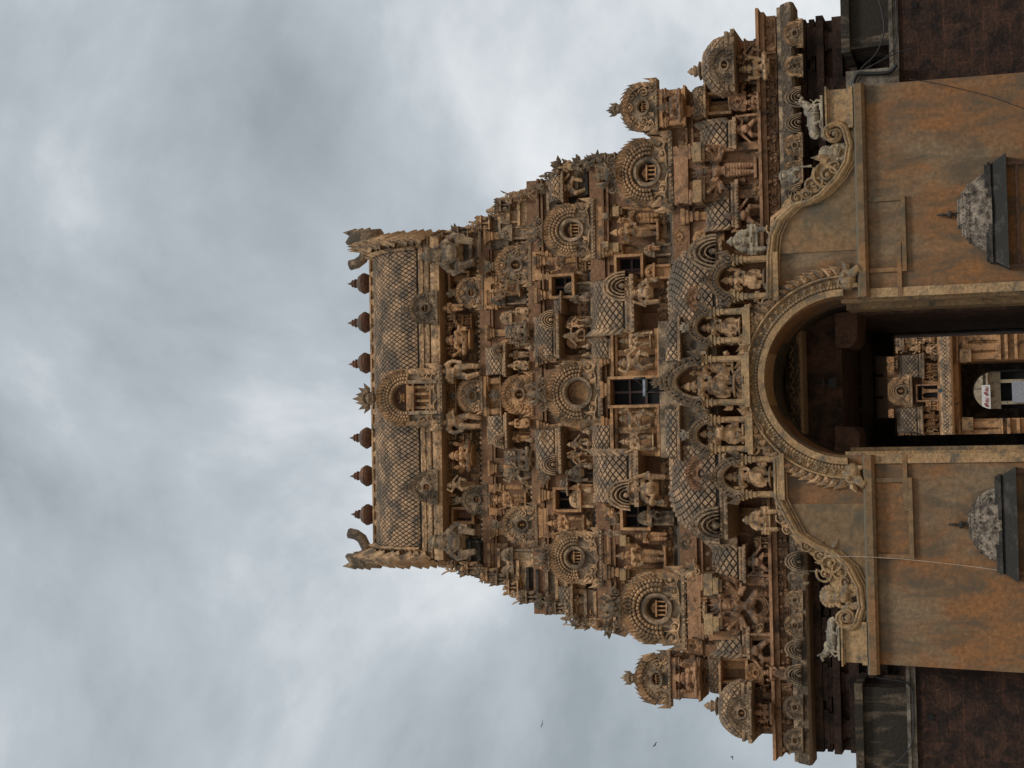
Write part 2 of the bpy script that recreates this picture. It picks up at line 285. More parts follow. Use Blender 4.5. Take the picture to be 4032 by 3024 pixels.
# ------------------------------------------------------------------ horseshoe gables
def gable(par, x0, x1, y0, y1, Y, style='beads', mat='orna', inner='shrine', top='crest', label=None, deep=0.5, nl=None, sub=True):
    cx, z0, w, h = fr(x0, x1, y0, y1, Y)
    R = w/2; zb = z0+h*.07; zc = z0+h-R*(1.0 if h > R*1.35 else h/R/1.35)
    zc = z0+h*.42 if h <= R*1.9 else z0+h-R
    zc = max(zc, z0+h*.32)
    sz = (z0+h-zc)/R; ro = .80*R; d = .10*w
    a0 = -.30 if style == 'beads' else -.1
    body = MB()
    ri = R*(.27 if style == 'beads' else .21)
    if inner == 'plain' and R > .9: ri = R*.33
    tall = inner == 'tall'
    if tall: ri = R*.42; zc = z0+h-R
    t = d
    prof = [(ri, Y+t), (ri, Y-.02*R), (ri+.03*R, Y-.06*R), (ri+.10*R, Y-.06*R), (ri+.12*R, Y), (ro*.98, Y-.01*R), (ro, Y+.03*R), (ro, Y+t)]
    A0, A1 = a0, pi-a0
    body.arc(prof, cx, zc, -.02, pi+.02, 40, 1, sz)
    body.arc([(ri-.004, Y+t), (ri-.004, Y-.03*R), (ri+.04*R, Y-.075*R), (ri+.11*R, Y-.07*R), (ri+.13*R, Y+t)], cx, zc, 0 if tall else -pi/2, pi if tall else 1.5*pi, 36, 1, sz)
    if style == 'beads':
        for q in (.62, .745): body.arc([(R*q, Y+.02), (R*(q-.015), Y-.035*R), (R*(q+.015), Y-.035*R), (R*(q+.03), Y+.02)], cx, zc, A0, A1, 40, 1, sz)
    # shoulders filling down to the base
    body.box(cx-ro*.985, cx-ri*.98, Y+.012, Y+t, zb, zc); body.box(cx+ri*.98, cx+ro*.985, Y+.012, Y+t, zb, zc)
    body.box(cx-ri*1.0, cx+ri*1.0, Y+.014, Y+t, zb, zb+h*.1 if tall else zc-ri*sz*.98)
    if tall:
        for s in (-1, 1): body.box(min(cx+s*ri, cx+s*(ri+.11*R)), max(cx+s*ri, cx+s*(ri+.11*R)), Y-.075*R, Y+t, zb+.004, zc)
    body.box(cx-R*.98, cx+R*.98, Y-.05*R, Y+t+.1, z0, zb)
    # vault running back into the tower
    body.arc([(ro*.97, Y+t), (ro*.97, Y+t+deep), (ro*.9, Y+t+deep), (ro*.9, Y+t)], cx, zc, 0, pi, 24, 1, sz)
    body.box(cx-ro*.96, cx+ro*.96, Y+t+.02, Y+t+deep, zb, zc)
    o = body.build('horseshoe_gable', 'grey' if mat == 'orna' else mat, par, label)  # darker body between the beads: soot plus crevice shade put into the colour
    # scrolls
    sc = MB(); zs = zc+sin(a0)*ro*sz
    hs = (zc-zb)
    for s in (-1, 1):
        for k in range(3): sc.leaf(cx+s*R*(.3+.22*k), Y-.0, zb+hs*(.12+.12*k), pi/2-s*(.2+.5*k), R*.26, R*.15, R*.04, curl=.8*s)
    for s in (-1, 1):
        if style == 'beads':
            sc.spiral(cx+s*R*.72, Y-.01, zb+hs*.42, R*.17, 1.5, pi/2, s, R*.035); sc.spiral(cx+s*R*.42, Y-.01, zb+hs*.30, R*.13, 1.4, 0 if s > 0 else pi, -s, R*.032)
            sc.spiral(cx+s*R*.93, Y-.0, zb+hs*.18, R*.10, 1.3, pi, s, R*.03)
            sc.tube([(cx+s*R*.05, Y-.02, zb+.02), (cx+s*R*.2, Y-.04, zb+hs*.12), (cx+s*R*.38, Y-.03, zb+hs*.1), (cx+s*R*.6, Y-.03, zb+hs*.2), (cx+s*R*.8, Y-.02, zb+hs*.1), (cx+s*R, Y-.02, zb+hs*.22)], [R*.03]*6, 5)
        else:
            sc.spiral(cx+s*R*.52, Y-.01, zc-R*.05*sz, R*.19, 1.5, pi/2, -s, R*.035); sc.spiral(cx+s*R*.42, Y-.01, zc+R*.48*sz, R*.17, 1.4, -pi/2, s, R*.032)
            sc.spiral(cx+s*R*.70, Y-.01, zb+hs*.3, R*.15, 1.3, pi, s, R*.03)
            sc.tube([(cx+s*R*.02, Y-.02, zc+R*.74*sz), (cx+s*R*.16, Y-.03, zc+R*.64*sz), (cx+s*R*.1, Y-.03, zc+R*.5*sz), (cx, Y-.02, zc+R*.44*sz)], R*.03, 5)
    if style != 'beads':
        sc.ball((cx, Y-.02, zc+R*.6*sz), (R*.09, R*.06, R*.1), 8, 5)
    beads(sc, cx-R*.95, cx+R*.95, Y-.06*R, z0+h*.035, min(.09, R*.045), 2.8)
    sc.build('scroll_relief', mat, o)
    # flame border
    fl = MB(); n = nl or (24 if R > .9 else 15)
    for i in range(n):
        a = pi*(i+.5)/n; s = 1 if a < pi/2 else -1
        fl.leaf(cx+cos(a)*ro*.90, Y-.02*R, zc+sin(a)*ro*.90*sz, a+s*.5, R*(.33 if style == 'beads' else .36), 2*R*pi/n*.64, R*.10, curl=.85*s)
        if R > .9: fl.ball((cx+cos(a)*R*.84, Y-.08*R, zc+sin(a)*R*.84*sz), R*.035, 5, 4)
    m_ = max(2, int((zc-zb)/(R*.17)))
    for s in (-1, 1):
        for i in range(m_): fl.leaf(cx+s*ro*.88, Y-.01*R, zb+(zc-zb)*(i+.3)/m_, pi/2-s*(1.15+.15*(i % 2)), R*.26, R*.2, R*.045, curl=.6*s)
        fl.leaf(cx+s*R*.84, Y-.01, zb-.01, pi/2-s*1.2, R*.34, R*.24, R*.05, curl=.9*s)
    fl.build('flame_border', mat, o)
    if style == 'beads':
        bd = MB()
        for q, rr, m in ((.475, .052, 19), (.59, .056, 22), (.69, .052, 27)):
            for i in range(m):
                a = A0*.8+(pi-1.6*A0)*(i+.5)/m; bd.ball((cx+cos(a)*R*q, Y-.05*R, zc+sin(a)*R*q*sz), (R*rr, R*rr*1.3, R*rr*sz), 7, 5)
        bd.build('bead_rings', mat, o)
    # inner niche
    ni = MB(); yb = Y+t+.02
    nb = MB(); nb.arc([(0.001, yb), (ri*1.05, yb), (ri*1.05, yb+.05), (0.001, yb+.05)], cx, zc, 0, 2*pi, 24, 1, sz); nb.build('niche_back', {'shrine': 'dark', 'tall': 'dark', 'face': 'wall'}.get(inner, 'ochre'), o)
    if inner == 'plain': ni.arc([(ri*.8, yb-.04), (ri*.9, yb-.05), (ri*1.02, yb-.02), (ri*1.02, yb+.02), (ri*.8, yb+.02)], cx, zc, 0, 2*pi, 24, 1, sz)
    if tall:
        nb2 = MB(); nb2.box(cx-ri, cx+ri, yb, yb+.05, zb, zc+.01); nb2.build('niche_back', 'ochre', o); zq = zb+h*.1; zt_ = zc-ri*.1
        for s in (-1, -.35, .35, 1): ni.box(cx+s*ri*.75-.09*ri, cx+s*ri*.75+.09*ri, yb-.22, yb+.01, zq+.05, zt_-.3)
        for q_, a_, c_ in ((.98, 0, .07), (1.0, (zt_-zq)-.3, (zt_-zq)-.2), (.85, (zt_-zq)-.2, (zt_-zq)-.1), (.95, (zt_-zq)-.1, (zt_-zq))): ni.box(cx-ri*q_, cx+ri*q_, yb-.28, yb+.01, zq+a_, zq+c_-.004)
        face(ni, cx, yb-.1, zt_+ri*.42, ri*.32)
    if inner == 'shrine':
        q = ri*.62; zq = zc-ri*sz*.75
        for s in (-1, -.33, .33, 1): ni.box(cx+s*q-.07*ri, cx+s*q+.07*ri, yb-.06-t*.6, yb+.02, zq, zc+.05*ri)
        ni.box(cx-q*1.25, cx+q*1.25, yb-.1-t*.6, yb+.02, zc+.05*ri, zc+.18*ri); ni.box(cx-q*1.25, cx+q*1.25, yb-.1-t*.6, yb+.02, zq-.12*ri, zq)
        ni.arc([(0.001, yb-t*.6), (q*.8, yb-t*.6), (q*.8, yb+.02), (0.001, yb+.02)], cx, zc+.18*ri, 0, pi, 10, 1, .8*sz)
        ni.ball((cx, yb-t*.6, zc+.5*ri), q*.25, 6, 4)
    elif inner == 'face':
        ni.ball((cx, yb-.02, zc-.1*ri), (ri*.42, t*.9, ri*.5)); ni.ball((cx, yb-t*.7, zc+.35*ri), (ri*.3, t*.5, ri*.3)); ni.ball((cx, yb-t*.9, zc-.15*ri), ri*.12, 6, 4)
    ni.build('niche', 'ochre', o)
    if top == 'crest': c = MB(); crest(c, cx, Y+.02, zc+R*sz*.93, R*.25); c.build('crest', 'grey', o)
    elif top == 'big':
        c = MB(); face(c, cx, Y-.05, zc+R*sz*1.02, R*.24)
        for s in (-1, 1): c.spiral(cx+s*R*.38, Y-.02, zc+R*sz*1.02, R*.13, 1.4, 0, s, R*.04); c.leaf(cx+s*R*.2, Y, zc+R*sz*1.15, pi/2-s*.5, R*.3, R*.16, R*.06, curl=.6*s)
        c.leaf(cx, Y, zc+R*sz*1.1, pi/2, R*.42, R*.2, R*.06, 0); c.build('crest', 'grey', o)
    return o
# ------------------------------------------------------------------ lattice roofs
def fan(b, x, y, z, r, side):
    """ribbed shell closing the end of a barrel roof"""
    for k in range(4):
        q = r*(1-.2*k); b.arc([(q*.84, y+.02*k), (q*.88, y-.03-.035*k), (q*.98, y-.03-.035*k), (q, y+.06)], x, z, 0.0, pi, 16, .62, 1)
    b.ball((x, y-.16, z+r*.08), (r*.1, .1, r*.15), 8, 5)
def sala(par, x0, x1, y0, y1, Y, depth=.7, fans=(0, 0), hip=0.0, hood=0, mat='tile', cell=.24, finials=0, name='barrel_roof', label=None, eave=.2, ridge=True, plume=(0, 0), h=.035):
    cx, z0, w, hh = fr(x0, x1, y0, y1, Y); b = MB(); ze = z0+hh*eave; H = hh*(1-eave)
    if h > .03: h = max(.02, min(h, hh*.05))
    def f(u, v):
        a = v*pi/2*.94; k = 1-hip*v
        x = cx+(u-.5)*w*k
        if hood > 0: x = cx-w/2+u*w*(1-.62*v**2.2)
        if hood < 0: x = cx+w/2-(1-u)*w*(1-.62*v**2.2)
        return (x, Y+.04+depth*(1-cos(a)), ze+H*sin(a)/sin(pi/2*.94))
    bd_ = MB(); sheet(bd_, f, 8, 8)
    # body behind so nothing is hollow
    pr = [(f(0, j/8)[1]+.02, f(0, j/8)[2]) for j in range(9)]+[(Y+depth+.4, ze+H), (Y+depth+.4, ze)]
    if hood:
        for k in range(6): b.box(f(0, (k+1)/6)[0]+.02, f(1, (k+1)/6)[0]-.02, f(0, (k+1)/6)[1]+.03, Y+depth+.5, f(0, k/6)[2], f(0, (k+1)/6)[2])
    elif hip == 0: b.extr(pr, cx-w/2, cx+w/2)
    else:
        for k in range(4): z_ = f(0, k/4)[2]; z2 = f(0, (k+1)/4)[2]; kk = 1-hip*(k+1)/4; b.box(cx-w/2*kk, cx+w/2*kk, f(0, (k+1)/4)[1]+.03, Y+depth+.5, z_, z2)
    b.box(cx-w/2-.03, cx+w/2+.03, Y-.04, Y+depth+.3, z0+hh*eave*.45, ze); b.box(cx-w/2-.10, cx+w/2+.10, Y-.14, Y+depth+.3, z0, z0+hh*eave*.45)
    o = b.build(name, mat, par, label, jit=.01)
    bd_.build('tile_bed', 'bed', o); t = MB(); arcl = hypot(depth, H)*1.1
    lattice(t, f, .01, .99, .04, .9, max(4, 2*int(w/cell)), max(4, 2*int(arcl/cell)), h)
    t.build('lattice_tiles', mat, o)
    e = MB(); e.box(cx-w/2-.035, cx+w/2+.035, Y-.045, Y+.2, z0+hh*eave*.5, ze-.01); e.box(cx-w/2-.105, cx+w/2+.105, Y-.145, Y+.2, z0+.01, z0+hh*eave*.42); beads(e, cx-w/2, cx+w/2, Y-.05, ze-hh*eave*.22, max(.035, hh*.028), 2.2); beads(e, cx-w/2, cx+w/2, Y-.15, z0+hh*eave*.2, max(.035, hh*.028), 3.2)
    if hood:
        for q in range(16):
            for u_ in (0.0, 1.0):
                p_ = f(u_, q/16); e.ball((p_[0], p_[1], p_[2]), .09, 6, 4)
    elif ridge:
        k = 1-hip; e.box(cx-w/2*k, cx+w/2*k, Y+depth*.8, Y+depth*.8+.12, ze+H*.96, ze+H*1.05)
        beads(e, cx-w/2*k, cx+w/2*k, Y+depth*.8-.02, ze+H*1.0, max(.04, H*.035), 2.3)
    for i in range(finials):
        x = cx-w/2+w*(i+.5)/finials; e.lathe([(.05, 0), (.10, .08), (.11, .15), (.04, .22), (.06, .26), (.0, .36)], (x, Y+depth*.8, ze+H*1.04), 8)
    for s, on in zip((-1, 1), fans):
        if on: fan(e, cx+s*(w/2-H*.2), Y-.04, ze-.02, H*.62*on, s)
    for s, on in zip((-1, 1), plume):
        if on:
            n = 7
            for i in range(n):
                v = .02+.93*i/n; p = f(.5+s*.5, v); e.leaf(p[0]-s*.04, p[1]-.05, p[2], pi/2-s*.95, H*.28, H*.16, .05, curl=.5*s)
    e.build('ridge_and_eaves', mat, o)
    return o
def kuta(par, x0, x1, y0, y1, Y, mat='tile', label=None):
    cx, z0, w, h = fr(x0, x1, y0, y1, Y); R = w/2; cy = Y+R; b = MB()
    def rad(v): return R*(1.0-.10*sin(v*pi)*0-(v**2.2)*.86)+R*.05*sin(v*pi)
    def f(u, v):
        a = -pi+pi*u; c, s = cos(a), sin(a); q = (abs(c)**3.2+abs(s)**3.2)**(1/3.2); r = rad(v)*.97/q
        return (cx+r*c, cy+r*s, z0+h*.22+h*.70*v)
    sheet(b, f, 24, 8); b.lathe([(rad(v/8)*.95, h*.22+h*.70*v/8) for v in range(9)], (cx, cy, z0), 16)
    for q, a, c in ((1.06, 0, .09), (.98, .09, .16), (1.02, .16, .23)): b.box(cx-R*q, cx+R*q, cy-R*q, cy+R*q, z0+h*a, z0+h*c)
    b.lathe([(R*.3, 0), (R*.34, h*.03), (R*.2, h*.06), (R*.14, h*.08), (R*.2, h*.12), (R*.22, h*.16), (R*.1, h*.2), (R*.14, h*.23), (0.01, h*.33)], (cx, cy, z0+h*.9), 12)
    o = b.build('domed_roof', mat, par, label)
    t = MB(); lattice(t, f, 0.02, .98, .05, .78, 24, 8, .055); t.build('lattice_tiles', mat, o)
    e = MB()
    for i in range(9):
        a = -pi+pi*(i+.5)/9; p = f((i+.5)/9, .86); e.leaf(p[0], p[1]-.05, p[2], -pi/2, h*.16, R*.3, .05, 0)
    beads(e, cx-R, cx+R, cy-R*1.07, z0+h*.045, .06, 4); e.build('lotus_petals', mat, o)
    return o
# ------------------------------------------------------------------ walls, bays, cornices
def kapota(b, xa, xb, Y, z0, z1, out=.4, drop=True):
    h = z1-z0
    b.extr([(Y+.3, z0), (Y-out*.85, z0), (Y-out, z0+h*.12), (Y-out*.96, z0+h*.35), (Y-out*.75, z0+h*.62), (Y-out*.42, z0+h*.8), (Y-out*.38, z0+h), (Y+.3, z0+h)], xa, xb)
def pilaster(par, x, Y, z0, z1, w=.26, mat='ochre'):
    b = MB(); h = z1-z0
    b.box(x-w/2, x+w/2, Y-.10, Y+.05, z0, z1-h*.22)
    b.box(x-w*.62, x+w*.62, Y-.14, Y+.05, z0, z0+h*.08)
    for q, a, c in ((.62, .22, .18), (.5, .18, .15), (.72, .15, .10), (.9, .10, .055), (1.12, .055, 0)):
        b.box(x-w*q, x+w*q, Y-.08-.12*q, Y+.05, z1-h*a, z1-h*c-.002)
    return b.build('pilaster', mat, par)
def dark_opening(par, x0, x1, y0, y1, Y, depth=.8, bars=(2, 2), mat='ochre'):
    """a real recess: jambs, head, sill and bars before a black sheet that paints the unlit inside"""
    cx, z0, w, h = fr(x0, x1, y0, y1, Y); t = .16
    t = .09; f = MB(); f.box(cx-w/2-t, cx-w/2, Y-.06, Y+depth, z0-t, z0+h+t); f.box(cx+w/2, cx+w/2+t, Y-.06, Y+depth, z0-t, z0+h+t)
    f.box(cx-w/2, cx+w/2, Y-.06, Y+depth, z0+h, z0+h+t); f.box(cx-w/2, cx+w/2, Y-.06, Y+depth, z0-t, z0)
    o = f.build('window', mat, par)
    d = MB(); d.box(cx-w/2, cx+w/2, Y+depth*.8, Y+depth, z0, z0+h); d.build('dark_backing', 'void', o)
    g = MB(); yb = Y+depth*.8-.06
    for i in range(bars[0]+1): x = cx-w/2+w*i/bars[0]; g.box(x-.035, x+.035, yb, yb+.05, z0, z0+h)
    for i in range(bars[1]+1): z = z0+h*i/bars[1]; g.box(cx-w/2, cx+w/2, yb-.01, yb+.04, z-.035, z+.035)
    g.build('window_grille', 'wood', o)
    return o
def frieze(b, xa, xb, Y, z0, z1, seed=0):
    """row of small crouching beasts and lumps"""
    rnd = random.Random(seed); h = z1-z0; x = xa+h*.4; b.box(xa, xb, Y+.0, Y+.12, z0+.004, z1-.004)
    while x < xb-h*.3:
        k = rnd.random(); s = h*rnd.uniform(.85, 1.15)
        if k < .45:
            b.ball((x, Y-.02, z0+s*.34), (s*.30, .12, s*.32), 7, 5); b.ball((x+rnd.uniform(-.1, .1)*s, Y-.12, z0+s*.68), s*.2, 7, 5)
            for q in (-1, 1): b.tube([(x+q*s*.2, Y-.06, z0+s*.5), (x+q*s*.38, Y-.12, z0+s*.3), (x+q*s*.22, Y-.16, z0+s*.1)], [s*.08, s*.08, s*.06], 5)
        elif k < .7:
            b.box(x-s*.3, x+s*.3, Y-.12, Y+.02, z0+.01, z0+s*.8); b.leaf(x, Y-.12, z0+s*.1, pi/2, s*.7, s*.35, .05, 0)
        else:
            face(b, x, Y-.04, z0+s*.42, s*.3); b.leaf(x, Y-.08, z0+s*.6, pi/2, s*.4, s*.3, .06, .2)
        x += s*rnd.uniform(.75, 1.15)
def bay(par, x0, x1, y0, y1, Y, mat='ochre', depth=1.0, caps=True, sill=True):
    """projecting wall bay: back panel, two pilasters with stepped capitals, stepped lintel, sill on dentils"""
    cx, z0, w, h = fr(x0, x1, y0, y1, Y); b = MB()
    b.box(cx-w/2, cx+w/2, Y+.25, Y+depth, z0, z0+h); pw = w*.2
    for k, (q, a, c) in enumerate(((1.0, .0, .045), (.94, .045, .10), (.98, .10, .15))): b.box(cx-w/2*q, cx+w/2*q, Y-.02*k, Y+.3, z0+h*(1-c), z0+h*(1-a)-.004)
    b.box(cx-w*.30, cx-w*.12, Y+.08, Y+.3, z0+h*.72, z0+h*.846); b.box(cx+w*.12, cx+w*.30, Y+.08, Y+.3, z0+h*.72, z0+h*.846)
    if sill:
        for k, (q, a, c) in enumerate(((1.04, 0, .03), (.98, .03, .06), (1.06, .06, .085))): b.box(cx-w/2*q, cx+w/2*q, Y-.1+.02*k, Y+.3, z0+h*a, z0+h*c-.004)
    o = b.build('wall_bay', mat, par)
    for s in (-1, 1):
        c = MB(); x = cx+s*w*.38
        c.box(x-w*.075, x+w*.075, Y+.03, Y+.3, z0+h*.087, z0+h*.66)
        c.box(x-w*.055, x+w*.055, Y-.0, Y+.3, z0+h*.09, z0+h*.64)
        for q, a, t in ((.09, .66, .69), (.075, .69, .72), (.13, .72, .765), (.08, .765, .79), (.10, .79, .82), (.125, .82, .846)): c.box(x-w*q, x+w*q, Y+.02-q*.5, Y+.3, z0+h*a, z0+h*t-.004)
        c.build('stepped_column', mat, o)
    return o
# ================================================================== ground
g = MB(); g.box(-1500, 1500, -1500, 1500, -.5, 0); o = g.build('ground', 'ground'); tag(o, None, None, None, 'structure')
# ================================================================== great gateway tower
T = empty('gateway_tower', (0, 12, 0)); tag(T, 'tall tiered temple gateway tower crowded with carved gables, lattice roofs and pot finials', 'tower')
def zline(px, py, Y): return at(px, py, Y).z
# tier walls: (picture top, bottom, y0, y1, Y of the wall, material)
TIERS = [(1745, 1925, 905, 2235, 8.8, 'wall'), (1925, 2120, 850, 2300, 7.9, 'wall'), (2120, 2370, 700, 2420, 7.0, 'wall'), (2370, 2700, 618, 2470, 5.9, 'wall'), (2700, 3110, 352, 2692, 4.6, 'wall')]
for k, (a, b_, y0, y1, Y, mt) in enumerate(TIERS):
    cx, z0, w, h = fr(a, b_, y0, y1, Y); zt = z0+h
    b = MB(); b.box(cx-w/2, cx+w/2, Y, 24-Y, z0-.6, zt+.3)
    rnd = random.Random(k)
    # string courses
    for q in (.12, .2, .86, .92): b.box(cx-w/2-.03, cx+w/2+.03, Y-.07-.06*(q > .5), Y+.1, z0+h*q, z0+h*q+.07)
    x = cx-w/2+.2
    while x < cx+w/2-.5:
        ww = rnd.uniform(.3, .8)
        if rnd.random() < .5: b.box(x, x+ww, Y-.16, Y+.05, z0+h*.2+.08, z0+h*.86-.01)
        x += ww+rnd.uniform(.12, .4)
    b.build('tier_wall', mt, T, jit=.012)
    c = MB(); kapota(c, cx-w/2-.35, cx+w/2+.35, Y, z0-.02, z0+min(.75, h*.16), .62); o = c.build('cornice', 'grey', T, jit=.015)
    c = MB(); frieze(c, cx-w/2, cx+w/2, Y-.1, z0+min(.75, h*.16), z0+min(.75, h*.16)+.42, k); beads(c, cx-w/2-.3, cx+w/2+.3, Y-.62, z0+.1, .07, 2.6)
    c.build('frieze', 'orna', o)
    n = int(w/1.15)
    for i in range(n):
        x = cx-w/2+w*(i+.5)/n+rnd.uniform(-.12, .12)
        if rnd.random() < .8: pilaster(T, x, Y-.12, z0+h*.2, zt-.02, .24, 'ochre')
# main barrel roof
cx, z0, w, h = fr(1462, 1748, 960, 2180, 8.0)
w_r = w; RX0, RX1 = cx-w/2, cx+w/2
b = MB()
ze = z0+h*.335; H = at(1506, 1572, 11.0).z-ze
def froof(u, v):
    a = v*pi/2*.93
    return (cx+(u-.5)*w*.965, 8.15+2.9*(1-cos(a)), ze+H*sin(a))
bd_ = MB(); sheet(bd_, froof, 20, 14)
b.extr([(froof(0, j/10)[1]+.02, froof(0, j/10)[2]) for j in range(11)]+[(15.9-8.15-0+8, ze+H*.99), (15.9, ze)], RX0+.3, RX1-.3)
roof = b.build('main_barrel_roof', 'tile', T); bd_.build('tile_bed', 'bed', roof)
b = MB(); lattice(b, froof, .004, .996, .02, .90, 134, 24, .045); b.build('lattice_tiles', 'tile', roof)
b = MB()
for (q0, q1, out) in ((.0, .12, .45), (.12, .15, .28), (.15, .20, .34), (.20, .28, .18), (.28, .335, .10)):
    b.extr([(9.2, z0+h*q0), (8.15-out, z0+h*q0), (8.15-out-.03, z0+h*(q0+q1)/2), (8.15-out, z0+h*q1-.006), (9.2, z0+h*q1-.006)], RX0-.05-out*.3, RX1+.05+out*.3)
n = 34
for i in range(n):
    x = RX0+w*(i+.5)/n
    b.arc([(.02, 7.93), (.16, 7.90), (.18, 8.2), (.02, 8.2)], x, z0+h*.25, 0, pi, 10, 1, .9)
    b.ball((x, 7.72, z0+h*.055), (.085, .06, .085), 8, 5)
beads(b, RX0, RX1, 7.8, z0+h*.165, .06, 2.6)
b.build('roof_eaves', 'orna', roof)
b = MB(); zr = ze+H*.985; zT = at(1462, 1572, 10.9).z
b.box(RX0+.1, RX1-.1, 10.95, 13, zr-.2, zT); b.box(RX0+.1, RX1-.1, 10.85, 10.97, zr-.1, zr+.06); b.box(RX0+.1, RX1-.1, 10.88, 13.1, zT-.05, zT+.02)
for i in range(40):
    x = RX0+.3+(w-.6)*(i+.5)/40; b.arc([(.02, 10.86), (.13, 10.86), (.13, 11.0), (.02, 11.0)], x, (zr+.06+zT)/2+(.0 if i % 2 else .02), pi if i % 2 else 0, 2*pi if i % 2 else pi, 8)
zr = zT-.28
for q in (.925, .975):
    for i in range(90):
        p = froof((i+.5)/90, q); b.ball((p[0], p[1]-.05, p[2]+.03), (.06, .05, .05), 6, 4)
ridge = b.build('roof_ridge', 'orna', roof)
# gable end borders with leaves and horns
for s, xe in ((-1, RX0), (1, RX1)):
    b = MB(); N = 16
    pts = [Vector((xe+s*.02, 8.02+2.9*(1-cos(v*pi/2*.93)), ze-.3+(H+.3)*sin(v*pi/2*.93))) for v in [i/N for i in range(N+1)]]
    b.tube([q_+Vector((0, .1, 0)) for q_ in pts], [.17]*(N+1), 8)
    for i in range(11):
        p = pts[min(N, int(i*N/11))]; k = .85+.3*sin(pi*i/11)
        b.leaf(p.x-s*.02, p.y-.32, p.z-.05, pi/2-s*.75, .80*k, .40, .2, curl=.9*s)
        b.leaf(p.x+s*.22, p.y+.45, p.z, pi/2-s*.9, .62*k, .45, .2, curl=.9*s)
    for i in range(20):
        v = (i+.5)/20; p = pts[min(N, int(v*N))]; q_ = froof(.5+s*.492, min(.9, v)); b.leaf(q_[0]+s*.1, q_[1]-.1, q_[2], pi/2-s*.35, .34, .17, .07, curl=.4*s)
    p = pts[-1]
    b.box(min(xe-s*.2, xe+s*.35), max(xe-s*.2, xe+s*.35), 9, 13.5, ze, ze+H*.8)
    o = b.build('gable_end_border', 'orna', roof)
    b = MB(); y = 10.2
    P0 = at(1450, 945 if s > 0 else 2195, y)
    b.tube([(P0.x, y, P0.z-.5), (P0.x+s*.05, y, P0.z+.2), (P0.x+s*.12, y, P0.z+.6), (P0.x-s*.08, y, P0.z+.92)], [.42, .36, .28, .08], 8)
    for k in range(3): b.leaf(P0.x+s*.2, y-.1, P0.z-.1+.3*k, pi/2-s*.9, .45, .35, .08, .6*s)
    # inner horn curling up towards the middle
    xi = at(1440, 1035 if s > 0 else 2105, y).x
    b.tube([(P0.x-s*.1, y, P0.z-.1), (xi+s*.45, y, P0.z+.1), (xi+s*.15, y, P0.z+.25), (xi-s*.0, y, P0.z+.5), (xi-s*.06, y, P0.z+.8)], [.26, .2, .2, .2, .2], 6)
    b.build('roof_horn', 'grey', roof)
# pot finials
def pot():
    b = MB(); b.lathe([(.16, 0), (.2, .03), (.15, .07), (.22, .1), (.36, .2), (.43, .36), (.425, .46), (.34, .62), (.2, .72), (.12, .76), (.13, .80), (.19, .83), (.19, .88), (.1, .9), (.12, .95), (.16, 1.0), (.1, 1.05), (.07, 1.08), (.0, 1.28)], (0, 0, 0), 20)
    b.lathe([(.425, .37), (.445, .39), (.445, .42), (.42, .44)], (0, 0, 0), 20)
    return b
pm = pot(); first = None
for i, py in enumerate((1116, 1269, 1427, 1724, 1873, 2027)):
    p = at(1462, py, 11.2)
    if first is None:
        first = pm.build('pot_finial', 'clay', T); o = first
    else:
        o = first.copy(); COL.objects.link(o); o.parent = T
    o.location = Vector((p.x, 11.2, zr+.27))-WL[T.name]; o['group'] = 'pot finials along the roof ridge'
    o.scale = (.95, .95, .88); o.rotation_euler = (.02*sin(i*2.1), .035*sin(i*3.7+1), i*1.3)
p = at(1474, 1568, 7.6); b = MB(); crest(b, p.x, 7.6, p.z-.08, .36, 7, 1.9); b.build('ridge_crest', 'grey', T)
